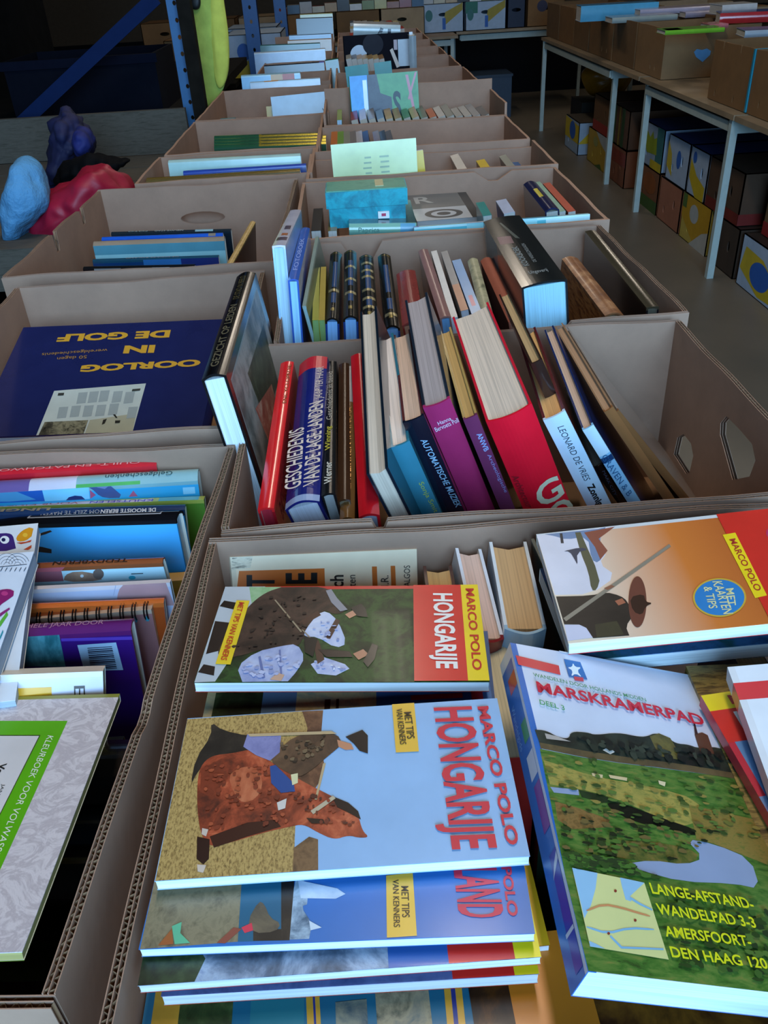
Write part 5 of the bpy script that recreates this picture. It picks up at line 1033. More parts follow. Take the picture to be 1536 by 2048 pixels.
# adult colouring book in front
b = book('colouring_book', 'adult colouring book with grey floral border and a lime green frame', P('kleur'), photo(['c4bcc2', 'd6d0d4', 'b8b0b6', 'cfc8cc'], 55, distort=3.0), '8a8a3a', '6a7a2a', page='a89a5a', hard=False)
def ck(x, y): return (x / 2.7375, 1300 + y / 2.7375)
art(b, 'front', [('5cae12', [ck(*p) for p in [(-500, 388), (370, 388), (0, 1205), (-220, 1700), (-900, 1700)]]), ('3a4420', [ck(*p) for p in [(-500, 466), (222, 466), (0, 905), (-300, 1500), (-900, 1500)]]), ('d4d2d4', [ck(*p) for p in [(-500, 471), (214, 471), (0, 895), (-300, 1490), (-900, 1490)]])], px=True)
letter(b, 'front', 'KLEURBOEK VOOR VOLWASSENEN', ck(262, 468), ck(-100, 1245), ck(294, 474), 'dfe8d8', px=True, bold=0.0)
letter(b, 'front', 'JAN VAN', ck(8, 735), ck(-60, 880), ck(30, 735), '2a2a2a', px=True, bold=0.0); letter(b, 'front', 'Ver', ck(0, 622), ck(-40, 700), ck(40, 622), '141414', px=True, bold=0.03)
# dark filler books, added to stand in for deep shade in the craft book box
for i, (y, z, h, lab) in enumerate([(0.27, 0.9, '14100e', 'black filler book added for shade under the front of the adult colouring book'), (0.31, 0.92, '1a1410', 'dark brown filler book added for shade under the middle of the adult colouring book'), (0.35, 0.91, '0e1216', 'blue black filler book added for shade under the back of the adult colouring book'), (0.395, 0.93, '18120e', 'umber filler book added for shade in the gap before the white and yellow booklet')]):
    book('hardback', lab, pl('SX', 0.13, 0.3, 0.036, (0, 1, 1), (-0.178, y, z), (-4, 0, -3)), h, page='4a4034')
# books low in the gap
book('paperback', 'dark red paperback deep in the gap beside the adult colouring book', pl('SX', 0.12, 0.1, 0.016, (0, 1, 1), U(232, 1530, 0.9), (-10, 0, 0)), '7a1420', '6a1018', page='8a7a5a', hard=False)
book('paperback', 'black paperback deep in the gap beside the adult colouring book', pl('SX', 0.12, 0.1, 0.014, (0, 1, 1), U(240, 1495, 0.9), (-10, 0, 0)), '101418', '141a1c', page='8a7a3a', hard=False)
book('paperback', 'mustard board edge low between teddy bear book and box wall', pl('SX', 0.15, 0.12, 0.014, (0, 1, 1), U(372, 1160, 0.94), (-5, 0, 0)), 'b88a2a', 'b0842a', page='a87a2a', hard=False)
book('paperback', 'orange folder edge showing behind the Geldgeschenken book', pl('SX', 0.17, 0.1, 0.004, (0, 1, 1), U(414, 930, 0.95), (-5, 0, 0)), 'c8521c', page='a8521c', hard=False)



# ================================================================ the Gulf War book
b = book('picture_book', 'large dark blue Oorlog in de Golf book lying upside down in its box', P('golf'), '1c2250', '1c2250', page='c8ccd4', hard=True)
def cg(x, y): return (x / 3.339, 620 + y / 3.339)
art(b, 'front', [('bcc2b8', [cg(*p) for p in [(362, 540), (975, 490), (885, 815), (240, 842)]]), (photo(['14140f', '4a4638', '8a8468', '2a2820'], 50), [cg(*p) for p in [(298, 748), (590, 735), (555, 835), (255, 842)]]), ('a8a48a', [cg(*p) for p in [(600, 735), (910, 690), (885, 815), (565, 830)]])]
    + [('98a09c', [cg(*p) for p in [(x, y), (x + 62, y - 4), (x + 46, y + 70), (x - 16, y + 76)]]) for x, y in [(525, 552), (600, 546), (672, 540), (395, 650), (480, 642), (565, 640), (650, 636), (735, 628), (860, 650), (760, 545), (840, 550)]]
    + [('3a3a34', [cg(*p) for p in [(390, 556), (430, 554), (425, 572), (385, 574)]]), ('3a3a34', [cg(*p) for p in [(885, 530), (940, 525), (935, 540), (880, 545)]]), ('2a2822', [cg(*p) for p in [(770, 740), (805, 738), (800, 756), (768, 758)]]), ('2a2822', [cg(*p) for p in [(690, 735), (715, 728), (700, 760), (680, 768)]]), ('2a2822', [cg(*p) for p in [(755, 700), (770, 698), (785, 722), (775, 724)]])], px=True)
letter(b, 'front', 'OORLOG', cg(1345, 330), cg(548, 370), cg(1335, 378), 'c8962c', px=True, bold=0.05)
letter(b, 'front', 'IN', cg(1040, 235), cg(835, 240), cg(1028, 288), 'c8962c', px=True, bold=0.05)
letter(b, 'front', 'DE GOLF', cg(1142, 135), cg(395, 165), cg(1130, 186), 'c8962c', px=True, bold=0.05)
letter(b, 'front', '50 dagen', cg(583, 298), cg(385, 312), cg(580, 325), 'a87c34', px=True, bold=0.0); letter(b, 'front', 'wereldgeschiedenis', cg(722, 255), cg(285, 285), cg(716, 280), 'a87c34', px=True, bold=0.0)
book('magazine', 'pale blue paper showing its corner behind the Gulf War book', pl('FR', 0.22, 0.2, 0.008, (0, 0, 1), U(438, 632, 0.89), (6, 0, -3)), 'a8c4d8', '3a7ac0', page='c8d8e4', hard=False)
book('magazine', 'white paper under the left corner of the Gulf War book', pl('FR', 0.2, 0.2, 0.01, (1, 0, 1), U(-10, 745, 0.86), (6, 0, 0)), 'c8ccd0', page='c8d0d8', hard=False)

# ================================================================ third box on the left
b = book('hardback', 'dark spine with white lettering farthest back in the notched box', P('l2a'), '18242c', '1c2a34', page='8a949a')
spine_down(b, 'NIEUWE STAD', 0.6, 0.36, 0.3, 0.8, 'b8ccd0', bold=0.0); spine_down(b, 'FOTO', 0.3, 0.14, 0.3, 0.8, '8ab0b8', bold=0.0); art(b, 'spine', [('8ab4c0', rect(0.1, 0.7, 0.9, 0.85))])
b = book('hardback', 'cobalt blue spine in the notched box', P('l2b'), '1c5ac8', '1f5ed0', page='b8c4d0'); art(b, 'spine', [('8a8478', rect(0, 0.88, 1, 0.94))])
b = book('hardback', 'wide beige spined book with aqua cover in the notched box', P('l2c'), '7ab0b8', '988a78', page='b8c8c8'); art(b, 'front', [('5a98a8', rect(0.0, 0, 0.1, 1)), ('9accd0', rect(0.1, 0, 0.3, 1))])
b = book('hardback', 'deep teal spine lettered De dwaze Roland in the notched box', P('l2d'), '143a6a', '1c4a62', page='a8b8c0'); spine_down(b, 'DE DWAZE ROLAND', 0.68, 0.26, 0.3, 0.75, 'a8948a', bold=0.0); art(b, 'front', [('1a2a6a', rect(0, 0.6, 1, 1)), ('2a6aa8', rect(0, 0.4, 0.3, 0.7))])
b = book('magazine', 'black and white patterned spine at the front of the notched box', P('l2e'), '121418', '14161a', page='8a8c90'); art(b, 'front', [('8a8c8c', rect(0, 0.1, 0.6, 0.34)), ('b84a4a', rect(0.1, 0.12, 0.5, 0.2)), ('c8ccd0', rect(0, 0.62, 0.5, 0.78))])
b = book('hardback', 'gold edged book leaning across the right corner of the notched box', P('l2gold'), '3a2414', photo(['8a6a3a', 'c8a868', 'a8844c'], 40), page='8a7a5a')
t = empty('loose_box_flap', (-0.36, 1.46, 0.80)); tag(t, 'folded brown cardboard flap across the front inside of the notched box', 'box flap')
box('flap_board', -0.19, 0.12, -0.05, -0.045, 0.0, 0.155, kraft('a07a4a'), t); box('tape_patch', -0.145, -0.075, -0.052, -0.05, 0.1, 0.1552, mat('2a241c'), t)
book('paperback', 'red booklet low in the right corner of the notched box', pl('SX', 0.1, 0.06, 0.02, (0, 1, 1), UY(522, 531, 1.62), (-8, 0, 0)), 'a82a1c', page='8a5a4a', hard=False)
# ================================================================ fourth to sixth box on the left
def spx(name, label, l, r, y, T, W, front, spine=None, page='c8ccc8', hard=True, lean=-8):
    A, B = UY(*l, y), UY(*r, y); L = (B - A).length
    return book(name, label, pl('SX', W, L, T, (0, 0, 1), A, (lean, -math.degrees(math.atan2(B.z - A.z, B.x - A.x)), 0)), front, spine, page=page, hard=hard)
b = spx('hardback', 'mint white thick book standing in the box before the green and gold spines', (336, 326), (601, 312), 2.2, 0.035, 0.19, 'a8d0cc', 'b0d4d0')
b = spx('hardback', 'blue and silver spine before the mint white book', (366, 346), (612, 331), 2.13, 0.022, 0.19, '1f3a8a', '2a4aa8'); art(b, 'spine', [('8aa4d8', rect(0.3, 0.2, 0.5, 0.55)), ('c8ccd8', rect(0.2, 0.6, 0.4, 0.9))])
b = spx('hardback', 'brown and gold spine lettered Keltische kunst', (292, 362), (600, 343), 2.07, 0.03, 0.18, '5a4a24', '6a5626'); art(b, 'spine', [(gilt('c8b070'), rect(0.55, 0.55, 0.7, 1.0)), (gilt('c8b070'), rect(0.85, 0, 0.95, 1))]); spine_down(b, 'Keltische kunst', 0.62, 0.32, 0.2, 0.75, gilt('d8c08a'), bold=0.01)
t = empty('packet', UY(612, 362, 2.05)); tag(t, 'small blue, white and red packet at the right end of the brown and gold spine', 'packet')
box('packet_body', -0.016, 0.016, -0.02, 0.06, -0.17, 0.0, mat('1a2a8a'), t); box('white_band', -0.0162, 0.0162, -0.0205, -0.0198, -0.035, -0.016, mat('c8ccd0'), t); box('red_end', -0.0163, 0.0163, -0.021, -0.0199, -0.055, -0.035, mat('a81c2a'), t)
for i in range(4):
    b = spx('hardback', ['nearest', 'second', 'third', 'farthest'][i] + ' of the four green and gold spines', (428, 296 - 6.2 * i), (652, 288 - 6.2 * i), 2.42 + 0.075 * i, 0.03, 0.18, '1c4a34', '1f5238', lean=-3)
    art(b, 'spine', [(gilt('c8b84a'), rect(0, 0.4, 1, 1)), ('2a3a1c', rect(0.3, 0.42, 0.75, 0.96)), (gilt('d8d8a0'), rect(0.1, 0.7, 0.25, 1))], name='gilt_bands')
b = book('paper_sheet', 'white cardboard sheet with faint drawing leaning in the wide open box', pl('STD', (UY(660, 187, 3.3) - UY(541, 194, 3.3)).length, 0.22, 0.004, (0, 1, 1), UY(541, 194, 3.3), (-14, -2, 0)), 'b0cfe6', page='c8d8e4', hard=False, cat='paper')
art(b, 'front', [('3a4a5a', [(0.2, 0.42), (0.22, 0.42), (0.24, 0.6), (0.22, 0.6)]), ('3a4a5a', [(0.28, 0.56), (0.4, 0.34), (0.42, 0.35), (0.3, 0.58)]), ('3a4a5a', [(0.84, 0.75), (0.9, 0.66), (0.91, 0.68), (0.85, 0.77)]), ('3a4a5a', [(0.82, 0.5), (0.88, 0.46), (0.88, 0.48), (0.82, 0.52)])])
book('paperback', 'small yellow booklet left of the leaning white sheet', pl('STD', 0.05, 0.12, 0.01, (0, 1, 1), UY(532, 213, 3.33), (-10, 0, 0)), 'b89a1c', page='c8b880', hard=False)
book('paperback', 'teal booklet low at the left in the wide open box', pl('SX', 0.12, 0.05, 0.03, (0, 1, 1), UY(470, 236, 3.1), (-5, 0, 0)), '2a7a86', page='a8b8b8', hard=False)
book('paperback', 'dusty rose booklet low in the middle of the wide open box', pl('SX', 0.12, 0.11, 0.03, (0, 1, 1), UY(545, 234, 3.1), (-5, 0, 0)), 'a08a86', page='a8b8b8', hard=False)
b = spx('hardback', 'pale blue thick book on top of the boxes behind the wide open one', (482, 153), (600, 146), 3.66, 0.05, 0.19, '7ab4dc', '9ac8dc'); art(b, 'front', [('c8a06a', rect(0, 0.5, 0.3, 0.8)), ('b84a34', rect(0, 0.7, 0.2, 0.9))])
b = spx('magazine', 'patterned white magazine before the pale blue thick book', (500, 166), (640, 157), 3.62, 0.02, 0.19, 'b8c8d8', 'a8c0d0'); art(b, 'spine', [('c8904a', rect(0, 0.2, 1, 0.4)), ('2a3a5a', rect(0, 0.55, 0.6, 0.95))])
b = spx('hardback', 'black and white spine stacked in the far left row', (528, 133), (648, 125), 4.05, 0.04, 0.19, '10141c', '14181f'); art(b, 'spine', [('a8b0b4', rect(0.3, 0.05, 0.7, 0.8)), ('1c3ab0', rect(0, 0.92, 1, 1))])
b = spx('hardback', 'long white spine standing high in the far left row', (508, 107), (650, 98), 4.5, 0.05, 0.22, '9ab4d4', 'c0d0dc')
b = spx('hardback', 'green cloth spine right of the black and white spines', (650, 122), (676, 118), 4.1, 0.05, 0.19, '0f4a34', '145a3e')
b = spx('hardback', 'teal spine behind the long white spine', (520, 92), (640, 87), 4.62, 0.04, 0.21, '2a5a5a', '3a6a68')
b = spx('hardback', 'light blue banded spine in the brown far box', (578, 72), (662, 68), 5.0, 0.05, 0.23, '5a86b4', '7aa0c4')
b = spx('hardback', 'tan spine under the light blue banded spine', (575, 82), (662, 78), 4.94, 0.05, 0.21, 'a8824a', 'b08a52')
b = spx('hardback', 'yellow white spine at the far end of the left row', (600, 30), (665, 27), 5.6, 0.05, 0.26, 'c8c890', 'c0c488')
b = spx('hardback', 'black spine under the yellow white one at the far end of the left row', (592, 38), (665, 35), 5.5, 0.05, 0.22, '14141a', '181820')

# ================================================================ left: pallet rack, bench and clothes
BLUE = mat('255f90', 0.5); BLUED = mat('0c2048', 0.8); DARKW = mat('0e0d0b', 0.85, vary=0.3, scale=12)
def wood(h0, h1):
    return photo([h0, h1, h0], 12, (1.2, 14, 14), rough=0.8)
PLANK = wood('3d3a31', '57534a')
rack = empty('pallet_rack', (-0.57, 3.3, 0)); tag(rack, 'blue steel pallet rack end frame with slotted post and diagonal brace', 'rack')
def rx_(name, *a): 
    x0, x1, y0, y1, z0, z1, m = a
    return box(name, x0 + 0.57, x1 + 0.57, y0 - 3.3, y1 - 3.3, z0, z1, m, rack)
# slotted front post: plate with real holes
post_holes = [ell(0.027, 0.35 + 0.05 * i, 0.0062, 0.0075, 8) for i in range(34)]
V, Fc = prism([rect(0, 0, 0.055, 2.4)] + post_holes, lambda s, z, q: (-0.028 + s, q, z), -0.002, 0.002)
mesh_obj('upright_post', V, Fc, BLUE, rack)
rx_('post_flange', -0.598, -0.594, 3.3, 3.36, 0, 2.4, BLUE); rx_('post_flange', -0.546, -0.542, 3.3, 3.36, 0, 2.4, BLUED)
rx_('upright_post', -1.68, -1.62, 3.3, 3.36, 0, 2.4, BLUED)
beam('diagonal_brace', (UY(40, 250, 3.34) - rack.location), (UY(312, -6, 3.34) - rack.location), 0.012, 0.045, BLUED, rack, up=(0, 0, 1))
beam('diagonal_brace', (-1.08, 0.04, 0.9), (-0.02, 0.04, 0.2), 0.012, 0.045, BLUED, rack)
rx_('load_beam', -1.68, -0.56, 3.3, 3.35, 1.95, 2.05, BLUED); rx_('shelf_deck', -1.7, -0.6, 3.36, 5.6, 0.9, 0.94, DARKW); rx_('shelf_deck', -1.7, -0.6, 3.36, 5.6, 1.93, 1.97, DARKW)  # upper deck is added out of view to throw shade on the rack
rx_('shade_panel', -1.74, -1.7, 3.36, 5.6, 0, 2.4, DARKW)  # dark panel added so the inside of the rack stays near black
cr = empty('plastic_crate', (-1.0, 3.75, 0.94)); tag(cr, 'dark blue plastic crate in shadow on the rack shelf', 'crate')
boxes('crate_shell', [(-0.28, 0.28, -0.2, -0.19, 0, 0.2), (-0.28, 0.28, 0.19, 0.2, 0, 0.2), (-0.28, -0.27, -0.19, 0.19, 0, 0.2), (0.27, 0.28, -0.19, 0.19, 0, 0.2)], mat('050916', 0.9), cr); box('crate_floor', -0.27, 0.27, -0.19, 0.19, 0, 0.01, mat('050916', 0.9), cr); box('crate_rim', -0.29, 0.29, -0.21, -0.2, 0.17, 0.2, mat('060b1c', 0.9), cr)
pst = empty('timber_post', (-0.535, 3.24, 0)); tag(pst, 'dark timber post standing between blue rack and hi-vis vest', 'post')
box('post_shaft', -0.02, 0.025, 0, 0.05, 0, 2.3, mat('15120d', 0.85, vary=0.3, scale=15), pst); box('post_foot', -0.03, 0.035, -0.02, 0.07, 0, 0.04, DARKW, pst)
bench = empty('wooden_bench', (-1.2, 2.65, 0)); tag(bench, 'rough grey timber staging beside the table, clothes piled on it', 'bench')
def bb(name, x0, x1, y0, y1, z0, z1, m=PLANK): return box(name, x0 + 1.2, x1 + 1.2, y0 - 2.65, y1 - 2.65, z0, z1, m, bench)
for i in range(5): bb('deck_plank', -1.9, -0.62, 2.14 + 0.21 * i, 2.14 + 0.21 * i + 0.2, 0.83, 0.855)
bb('front_beam', -1.9, -0.61, 2.05, 2.13, 0.76, 0.86); bb('front_board', -1.9, -0.63, 1.98, 2.01, 0.35, 0.72); bb('back_board', -1.9, -0.575, 3.19, 3.215, 0.855, 0.995)
for x in (-1.8, -0.7): bb('leg', x - 0.04, x + 0.04, 2.02, 2.1, 0, 0.76); bb('leg', x - 0.04, x + 0.04, 3.05, 3.13, 0, 0.83)
FLEECE, nt_, p_ = base_mat('fleece')
tc = nt_.nodes.new('ShaderNodeTexCoord'); nn = nt_.nodes.new('ShaderNodeTexNoise'); nn.inputs['Scale'].default_value = 120; nn.inputs['Detail'].default_value = 4
bmp = nt_.nodes.new('ShaderNodeBump'); bmp.inputs['Strength'].default_value = 0.6; bmp.inputs['Distance'].default_value = 0.006
nt_.links.new(tc.outputs['Object'], nn.inputs['Vector']); nt_.links.new(nn.outputs['Fac'], bmp.inputs['Height']); nt_.links.new(bmp.outputs['Normal'], p_.inputs['Normal'])
p_.inputs['Base Color'].default_value = rgb('5a98c4') + (1,); p_.inputs['Roughness'].default_value = 0.95
def oy(pts, y): return [UY(px, py, y) for px, py in pts]
tow = soft('fleece_towel', oy([(0, 440), (2, 380), (18, 335), (40, 316), (62, 316), (84, 338), (97, 372), (101, 402), (86, 420), (66, 450), (50, 480), (30, 492), (8, 490)], 2.2), 0.16, FLEECE, bump=0.02, seed=3, wrinkle=0.03, wscale=0.08)
tag(tow, 'light blue fleece towel bundled up on the timber staging', 'towel')
REDB = mat('9c1030', 0.5, 0.0, vary=0.12, scale=14)
rbag = empty('red_bag', UY(150, 480, 2.35)); tag(rbag, 'red shiny bag slumped behind the light blue towel', 'bag')
def childsoft(name, pts, y, th, m, par, **k):
    o = soft(name, [p - par.location for p in oy(pts, y)], th, m, par, **k); return o
childsoft('bag_body', [(38, 490), (52, 462), (80, 425), (105, 386), (135, 366), (175, 343), (206, 322), (232, 334), (262, 362), (278, 400), (240, 440), (200, 470), (120, 492)], 2.28, 0.22, REDB, rbag, bump=0.015, seed=5, wrinkle=0.05, wscale=0.08)
childsoft('bag_patch', [(140, 402), (158, 396), (162, 412), (144, 420)], 2.172, 0.008, mat('b02a2a', 0.4), rbag, rings=2)
coat = empty('dark_coat', UY(130, 350, 2.7)); tag(coat, 'navy blue coat heaped behind the red bag', 'coat')
NAVY = mat('0d1440', 0.75, vary=0.25, scale=20)
childsoft('coat_body', [(96, 380), (100, 300), (108, 240), (118, 214), (140, 218), (158, 240), (162, 256), (182, 266), (190, 290), (182, 315), (160, 330), (130, 372)], 2.75, 0.2, NAVY, coat, bump=0.03, seed=8, wrinkle=0.06)
childsoft('coat_sleeve', [(150, 252), (166, 256), (186, 270), (189, 296), (176, 316), (156, 320), (148, 290)], 2.66, 0.1, mat('101c60', 0.75, vary=0.25, scale=20), coat, bump=0.02, seed=9, wrinkle=0.04)
strap = soft('black_scarf', oy([(95, 350), (130, 330), (165, 312), (198, 304), (225, 318), (245, 322), (262, 318), (258, 326), (240, 332), (215, 330), (180, 340), (140, 366), (110, 378)], 2.55), 0.1, mat('08080a', 0.8), bump=0.02, seed=11, wrinkle=0.05); tag(strap, 'black cloth draped between navy coat and red bag', 'cloth')
# hi-vis vest
vest = empty('safety_vest', UY(415, 200, 3.62)); tag(vest, 'yellow green high visibility vest hanging on the rack post', 'vest')
HV = mat('b2c860', 0.8, vary=0.14, scale=25); HVY = mat('d4d860', 0.8, vary=0.1, scale=25)
childsoft('vest_fabric', [(372, -60), (378, -150), (396, -190), (420, -190), (434, -130), (440, -60), (448, 0), (456, 60), (460, 110), (458, 150), (450, 180), (432, 205), (412, 222), (402, 218), (394, 180), (386, 110), (378, 20)], 3.62, 0.05, HV, vest, bump=0.012, seed=4, wrinkle=0.02, wscale=0.1)
childsoft('yellow_stripe', [(416, -58), (440, -58), (448, 0), (457, 60), (460, 112), (457, 150), (448, 176), (434, 182), (426, 140), (420, 60)], 3.605, 0.045, HVY, vest, bump=0.008, seed=6)
box('hook', -0.012, 0.012, -0.06, 0.0, 0.0, 0.02, mat('141a1c', 0.5), vest).location = UY(405, -185, 3.62) - vest.location
childsoft('clip', [(380, -10), (402, -10), (402, 12), (397, 20), (386, 20), (380, 12)], 3.585, 0.02, mat('141a1c', 0.5), vest)

# ================================================================ right: tables with boxes
table('folding_table', 'nearest grey legged table on the right, boxes on and under it', 1.66, 2.5, 2.3, 3.93, 0.735, [(2.42, 2.4), (2.42, 3.85), (1.9, 2.4)], 'tables on the right')
table('folding_table', 'second table on the right, its thick pale leg standing in the aisle', 1.66, 2.5, 3.95, 5.33, 0.735, [(1.685, 3.995), (1.695, 5.27), (2.45, 3.995), (2.45, 5.27)], 'tables on the right')
table('folding_table', 'third table on the right carrying a row of brown boxes', 1.66, 2.5, 5.36, 8.22, 0.735, [(1.71, 6.02), (1.68, 8.15), (2.45, 6.02), (2.45, 8.15)], 'tables on the right')
K2 = kraft('7d5a33'); K3 = kraft('6f5230'); K4 = kraft('a08a6c')
def rcarton(label, y0, y1, x0=1.72, x1=2.24, z0=0.738, z1=0.985, m=None, **k):
    return carton('banana_carton', label, x0, x1, y0, y1, z0=z0, z1=z1, m=m or K2, group='boxes on the right hand tables', cat='box', **k)
slit = lambda c, z: [(c - 0.006, z - 0.018), (c + 0.006, z - 0.018), (c + 0.007, z), (c, z + 0.016), (c - 0.007, z)]
rcarton('brown box at the right edge beside a blue strip', 3.55, 3.965, holes={'left': [slit(0.1, 0.79), slit(0.3, 0.79)]})
st = box('blue_strip', 1.715, 1.9, 3.97, 3.985, 0.74, 0.985, mat('1f86a0', 0.4)); tag(st, 'upright turquoise blue board between two brown boxes on the right table', 'board')
rcarton('brown box with two slits in its rim left of the blue strip', 3.99, 4.44, holes={'left': [slit(0.14, 0.775), slit(0.36, 0.775)]}, notch={'left': [(0.12, 0.135, 0.03, 0.004), (0.32, 0.335, 0.03, 0.004)]})
rcarton('brown box with a pale lit end bearing a light blue heart sticker', 5.16, 5.66, m=kraft('8a6a45'), holes={'left': [slit(0.12, 0.79), slit(0.2, 0.79)]})
pts = [UY(px, py, 5.157) for px, py in [(1388, 104), (1394, 98), (1404, 100), (1414, 97), (1422, 102), (1420, 110), (1405, 124), (1392, 114)]]
stk = mesh_obj('heart_sticker', pts + [p + Vector((0, 0.0015, 0)) for p in pts], [tuple(range(8)), tuple(range(15, 7, -1))] + [(i, (i + 1) % 8, 8 + (i + 1) % 8, 8 + i) for i in range(8)], mat('5a9ad0', 0.4)); tag(stk, 'light blue heart shaped sticker on the pale box end', 'sticker')
rcarton('brown box next beyond the one with the heart sticker', 5.69, 6.17, m=K3)
rcarton('brown box with a faint round stamp further along the right tables', 6.2, 6.8, holes={'left': [slit(0.12, 0.79), slit(0.24, 0.79)]})
rcarton('brown box fourth from the far end of the right tables', 6.83, 7.28, m=K3)
rcarton('brown box at the far corner of the right tables', 7.3, 7.8)
rcarton('last brown box at the far end of the right tables', 7.83, 8.3, m=K3)
k = 0
for (x0, ys) in ((2.3, [(2.9, 3.4), (3.45, 3.95), (4.0, 4.5), (4.6, 5.1), (5.2, 5.7), (5.8, 6.3), (6.4, 6.9), (7.0, 7.5)]),):
    for y0, y1 in ys:
        k += 1
        rcarton('%s box of the second row on the right tables' % ['first', 'second', 'third', 'fourth', 'fifth', 'sixth', 'seventh', 'eighth'][k - 1], y0, y1, x0=x0, x1=x0 + 0.5, m=[K4, K2][k % 2])
table('folding_table', 'table of the second row on the right hand side', 2.55, 3.6, 2.6, 7.6, 0.735, [(2.62, 2.7), (2.62, 7.5), (3.5, 2.7), (3.5, 7.5)], 'tables on the right')
def fl(name, label, px, py, z, W, H, T, ang, c0_, c1_=None, hard=True):
    return book(name, label, pl('SC', W, H, T, (0, 0.5, 1), U(px, py, z), (0, 0, ang)), c0_, c1_ or c0_, page='c8c8c4', hard=hard)
for a in [('red and blue book on top of the second row boxes at the right edge', 1500, 24, 1.04, .2, .3, .05, -14, '1c4a9a', 'b82a30'), ('lime green book lying on the box with the heart sticker', 1390, 58, 1.0, .17, .3, .02, -3, '6ab02a', '7ac034'), ('picture box in light blue and yellow on the far right boxes', 1240, 8, 1.05, .2, .5, .09, -4, '2a86c0', '5ab0d8'), ('pale grey book lying on the far boxes left of the green one', 1290, 32, 1.0, .2, .4, .03, -2, '8a9490', 'a0aca8'), ('pinkish white long spine on the second row boxes', 1360, 15, 1.02, .2, .5, .03, -3, 'b0a8b8', 'b8b0c4'), ('grey lilac book behind the lime green one', 1420, 22, 1.0, .2, .3, .03, -3, '9a92a4', 'a49cb0'), ('white book with a red corner near the right edge', 1480, 8, 1.06, .2, .2, .05, 0, 'c8ccd0', 'd0d0d0'), ('small pink book end on the heart sticker box', 1438, 48, 1.0, .16, .1, .02, -3, 'b86a70', 'c07078'), ('white and violet pamphlet at the left of the lime green book', 1352, 60, 1.0, .12, .08, .02, -3, '3a3a6a', 'b8bcc8'), ('blue silver book at the far right rim', 1525, 60, 1.0, .2, .16, .03, -10, '4a7ab0', 'a8b8c4')]:
    fl('hardback', *a)
# banana boxes under the tables
WHT = mat('9fb4cc', 0.5); WH2 = mat('8ea2b8', 0.5)
def lower(label, y0, y1, z0, x0=1.78, x1=2.28, h=0.235, m=WHT, prints=(), vents=True, lid=None):
    root = empty('banana_box', ((x0 + x1) / 2, (y0 + y1) / 2, z0)); tag(root, label, 'box', 'boxes stored under the right tables')
    hx, hy = (x1 - x0) / 2, (y1 - y0) / 2; L = 2 * hy
    hs = [[(L * 0.3 + p[0], h * 0.55 + p[1]) for p in ell(0, 0, 0.014, 0.028, 10)], [(L * 0.72 + p[0], h * 0.3 + p[1]) for p in ell(0, 0, 0.012, 0.022, 10)]] if vents else []
    V, Fc = prism([rect(0, 0, L, h)] + hs, lambda s, z, q: (-hx + q, -hy + s, z), 0, 0.006); mesh_obj('side_panel', V, Fc, m, root)
    hs2 = [[(hx + p[0], h * 0.62 + p[1]) for p in ell(0, 0, 0.045, 0.016, 12)]] if vents else []
    V, Fc = prism([rect(0, 0, 2 * hx, h)] + hs2, lambda s, z, q: (-hx + s, -hy + q, z), 0, 0.006); mesh_obj('end_panel', V, Fc, m, root)
    V, Fc = prism([rect(0, 0, 2 * hx, h)] + hs2, lambda s, z, q: (-hx + s, hy - q, z), 0, 0.006); mesh_obj('end_panel', V, Fc, m, root)
    box('side_panel', hx - 0.006, hx, -hy, hy, 0, h, m, root)
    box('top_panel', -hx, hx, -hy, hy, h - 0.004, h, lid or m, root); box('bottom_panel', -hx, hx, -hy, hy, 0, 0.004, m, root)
    for j, (side, c_, poly) in enumerate(prints):
        e = 0.0008 + 0.0003 * j
        if side == 'side': Vp = [(-hx - e, -hy + p[0] * L, p[1] * h) for p in poly]
        else: Vp = [(-hx + p[0] * 2 * hx, -hy - e, p[1] * h) for p in poly]
        mesh_obj('printed_mark', Vp, [tuple(range(len(Vp)))], mat(c_, 0.5), root)
    return root
SW = [(0.05, 0.0), (0.5, 0.0), (0.95, 0.35), (0.95, 0.75), (0.55, 0.45), (0.05, 0.3)]
YEL, BLU = 'c0a818', '1c5ab0'
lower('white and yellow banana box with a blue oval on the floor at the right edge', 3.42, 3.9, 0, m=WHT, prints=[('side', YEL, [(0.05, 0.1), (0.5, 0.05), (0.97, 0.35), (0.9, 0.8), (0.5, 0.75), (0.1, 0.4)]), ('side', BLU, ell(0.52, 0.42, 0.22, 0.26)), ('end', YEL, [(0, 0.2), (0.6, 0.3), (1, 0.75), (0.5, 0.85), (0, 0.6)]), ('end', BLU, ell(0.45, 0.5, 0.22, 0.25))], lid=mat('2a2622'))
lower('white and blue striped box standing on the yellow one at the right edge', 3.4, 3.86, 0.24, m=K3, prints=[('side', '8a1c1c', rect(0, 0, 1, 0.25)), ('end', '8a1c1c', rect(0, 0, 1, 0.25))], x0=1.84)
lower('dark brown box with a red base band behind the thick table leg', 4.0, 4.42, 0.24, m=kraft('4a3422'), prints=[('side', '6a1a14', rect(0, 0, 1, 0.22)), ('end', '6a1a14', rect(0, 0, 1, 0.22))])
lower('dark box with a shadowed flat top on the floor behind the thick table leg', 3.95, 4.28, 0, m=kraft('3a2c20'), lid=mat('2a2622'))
lower('yellow box with white round spot on the floor left of the thick table leg', 4.32, 4.72, 0, m=mat('b8a44a', 0.5), prints=[('side', 'b89018', [(0, 0.2), (0.5, 0.1), (1, 0.5), (1, 1), (0, 1)]), ('side', 'a8b0b0', ell(0.55, 0.68, 0.16, 0.2)), ('side', '4a6a2a', rect(0.85, 0.7, 1, 1)), ('side', 'b0b4b0', [(0, 0), (0.6, 0), (0.2, 0.4), (0, 0.5)])], lid=mat('2c2a26'))
